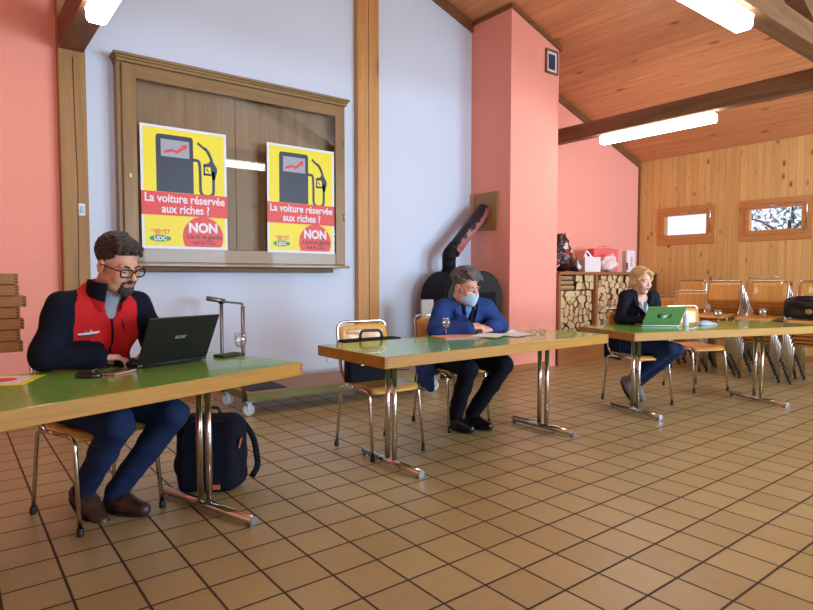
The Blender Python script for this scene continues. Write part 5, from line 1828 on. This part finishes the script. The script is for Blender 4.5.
S.bx(g.h((0, .055, -.06)), np.array([.12, .075, .12]) * k, g.H, .01, .006, 's')
mk = S.build('face_mask', M['mask'], .0035, g.O, p)
for s in (-1, 1):
    m = MB().tube([(s * .055, -.045, -.028), (s * .074, -.02, .005), (s * .083, .020, .006), (s * .072, .0, -.05), (s * .053, -.04, -.085)], .0014, 5)
    m.v = [tuple(g.h(v) - g.O) for v in m.v]
    m.build('ear_loop', M['poster_white'], mk)

# ---- woman in the black blazer
g = Fig((5.13, 3.13), -22)
g.set_head((5.06, 3.0, 1.130), -14, 8, .955, -3)
j = dict(pelvis=(0, .0, .55), belly=(0, -.03, .70), chest=(0, -.075, .84), sh=((-.155, -.105, .985), (.155, -.11, .98)),
         el=((-.215, -.12, .775), (.205, -.10, .775)), wr=((-.085, -.265, .775), (.09, -.25, .775)),
         hip=((-.085, -.02, .53), (.085, -.02, .53)), kn=((.10, -.40, .53), (.20, -.37, .51)), an=((-.02, -.02, .19), (.04, -.06, .17)))
hands = [dict(W=g.w((-.078, -.270, .775)), f=g.A @ np.array([.25, -1, -.1]), n=(0, 0, 1), right=True, sc=.9, curl=(18, 26, 20), thumb=35),
         dict(W=g.w((.085, -.256, .775)), f=g.A @ np.array([-.25, -1, -.1]), n=(0, 0, 1), right=False, sc=.9, curl=(18, 26, 20), thumb=35)]
p = body('woman with pulled back blond hair in black blazer and jeans at green laptop', g, j, [M['skin_f'], M['eye'], M['iris'], M['lips']], .0045, hands, True, .006, .88)
ncol = (np.array(j['sh'][0]) + np.array(j['sh'][1])) / 2
S = SDF()
torso(S, g, j, .006, .90, .105, .05, .165, True, (.050, .043, .037), 1.0)
for s in (-1, 1): S.rc(g.w(ncol + np.array([s * .09, .01, .01])), g.w(ncol + np.array([s * .05, .035, .035])), .045, .035, .04)
S.rc(g.w(ncol + np.array([0, -.02, -.02])), g.h((0, .01, .0)), .054, .065, .012, 's')
for q in range(7):
    c = g.w(ncol + np.array([.0, -.115 + .005 * q, .035 - .05 * q])); S.el(c, (.088 - .006 * q, .085, .042), g.A, .012, 's')
S.bx(g.w((-.17, .05, .49)), (.02, .12, .10), g.A, .018, .03)
jk = S.build('blazer', M['black_blazer'], .006, g.O, p, None, 1, folds(.003, 28, 6.))
lapels(g, jk, ncol, M['black_blazer'], .08, .26, .032)
S = SDF()
S.el(g.w(np.array(j['chest']) + np.array([0, -.016, -.01])), (.135, .094, .14), g.A, .02)
S.el(g.w(np.array(j['belly']) + np.array([0, -.0, .0])), (.12, .10, .13), g.A, .04)
S.bx(g.w(ncol + np.array([0, -.08, .07])), (.2, .2, .08), g.A, .01, .006, 's')
for q in range(4):
    c = g.w(ncol + np.array([.0, -.115, -.01 - .026 * q])); S.el(c, (.05 - .012 * q, .08, .03), g.A, .008, 's')


def top_mat(C):
    l = g.bl(C); z = l[:, 2] - ncol[2]
    e = np.abs(l[:, 0]) - np.interp(z, [-.125, -.01, .02], [.002, .056, .06])
    return ((e < .016) & (l[:, 1] < -.09) & (z > -.145)).astype(int)


S.build('top', [M['white_top'], M['grey_trim']], .005, g.O, p, top_mat)
S = SDF(); S.el(g.w((0, .0, .55)), (.165, .13, .105), g.A, .02); legs(S, g, j, (.082, .060, .043), 0)
S.build('jeans', M['jeans_dark'], .007, g.O, p, None, 1, folds(.0025, 34, 7.))
shoe('shoe', M['shoe_grey'], g, j['an'][0], -10, 55, p, .245, .04, .05)
shoe('shoe', M['shoe_grey'], g, j['an'][1], 0, 48, p, .245, .04, .05)
S = SDF(); k = g.sc
S.el(g.h((0, .026, .054)), np.array([.083, .100, .088]) * k, g.H, .01)
S.el(g.h((0, .105, .03)), np.array([.04, .035, .04]) * k, g.H, .03)
for s in (-1, 1):
    S.chain([g.h((-.015, -.07, .112)), g.h((s * .052 - .005, -.070, .080)), g.h((s * .077, -.035, .015)), g.h((s * .079, -.0, -.03)), g.h((s * .060, .06, -.07))], [.014, .015, .013, .012, .012], .015)
    S.el(g.h((s * .045, .05, -.045)), np.array([.04, .05, .05]) * k, g.H, .03)
S.chain([g.h((-.02, -.07, .112)), g.h((.028, -.088, .078)), g.h((.062, -.068, .03)), g.h((.073, -.042, -.02))], [.012, .011, .009, .005], .014)
S.el(g.h((.0, -.125, -.022)), np.array([.066, .080, .085]) * k, g.H, .012, 's')
S.bx(g.h((0, .03, -.155)), np.array([.15, .15, .08]) * k, g.H, .01, .01, 's')
S.build('hair', M['hair_blond'], .004, g.O, p, None, 1, folds(.0018, 120, 5.))
brows(g, M['hair_blond'], p, .0024)
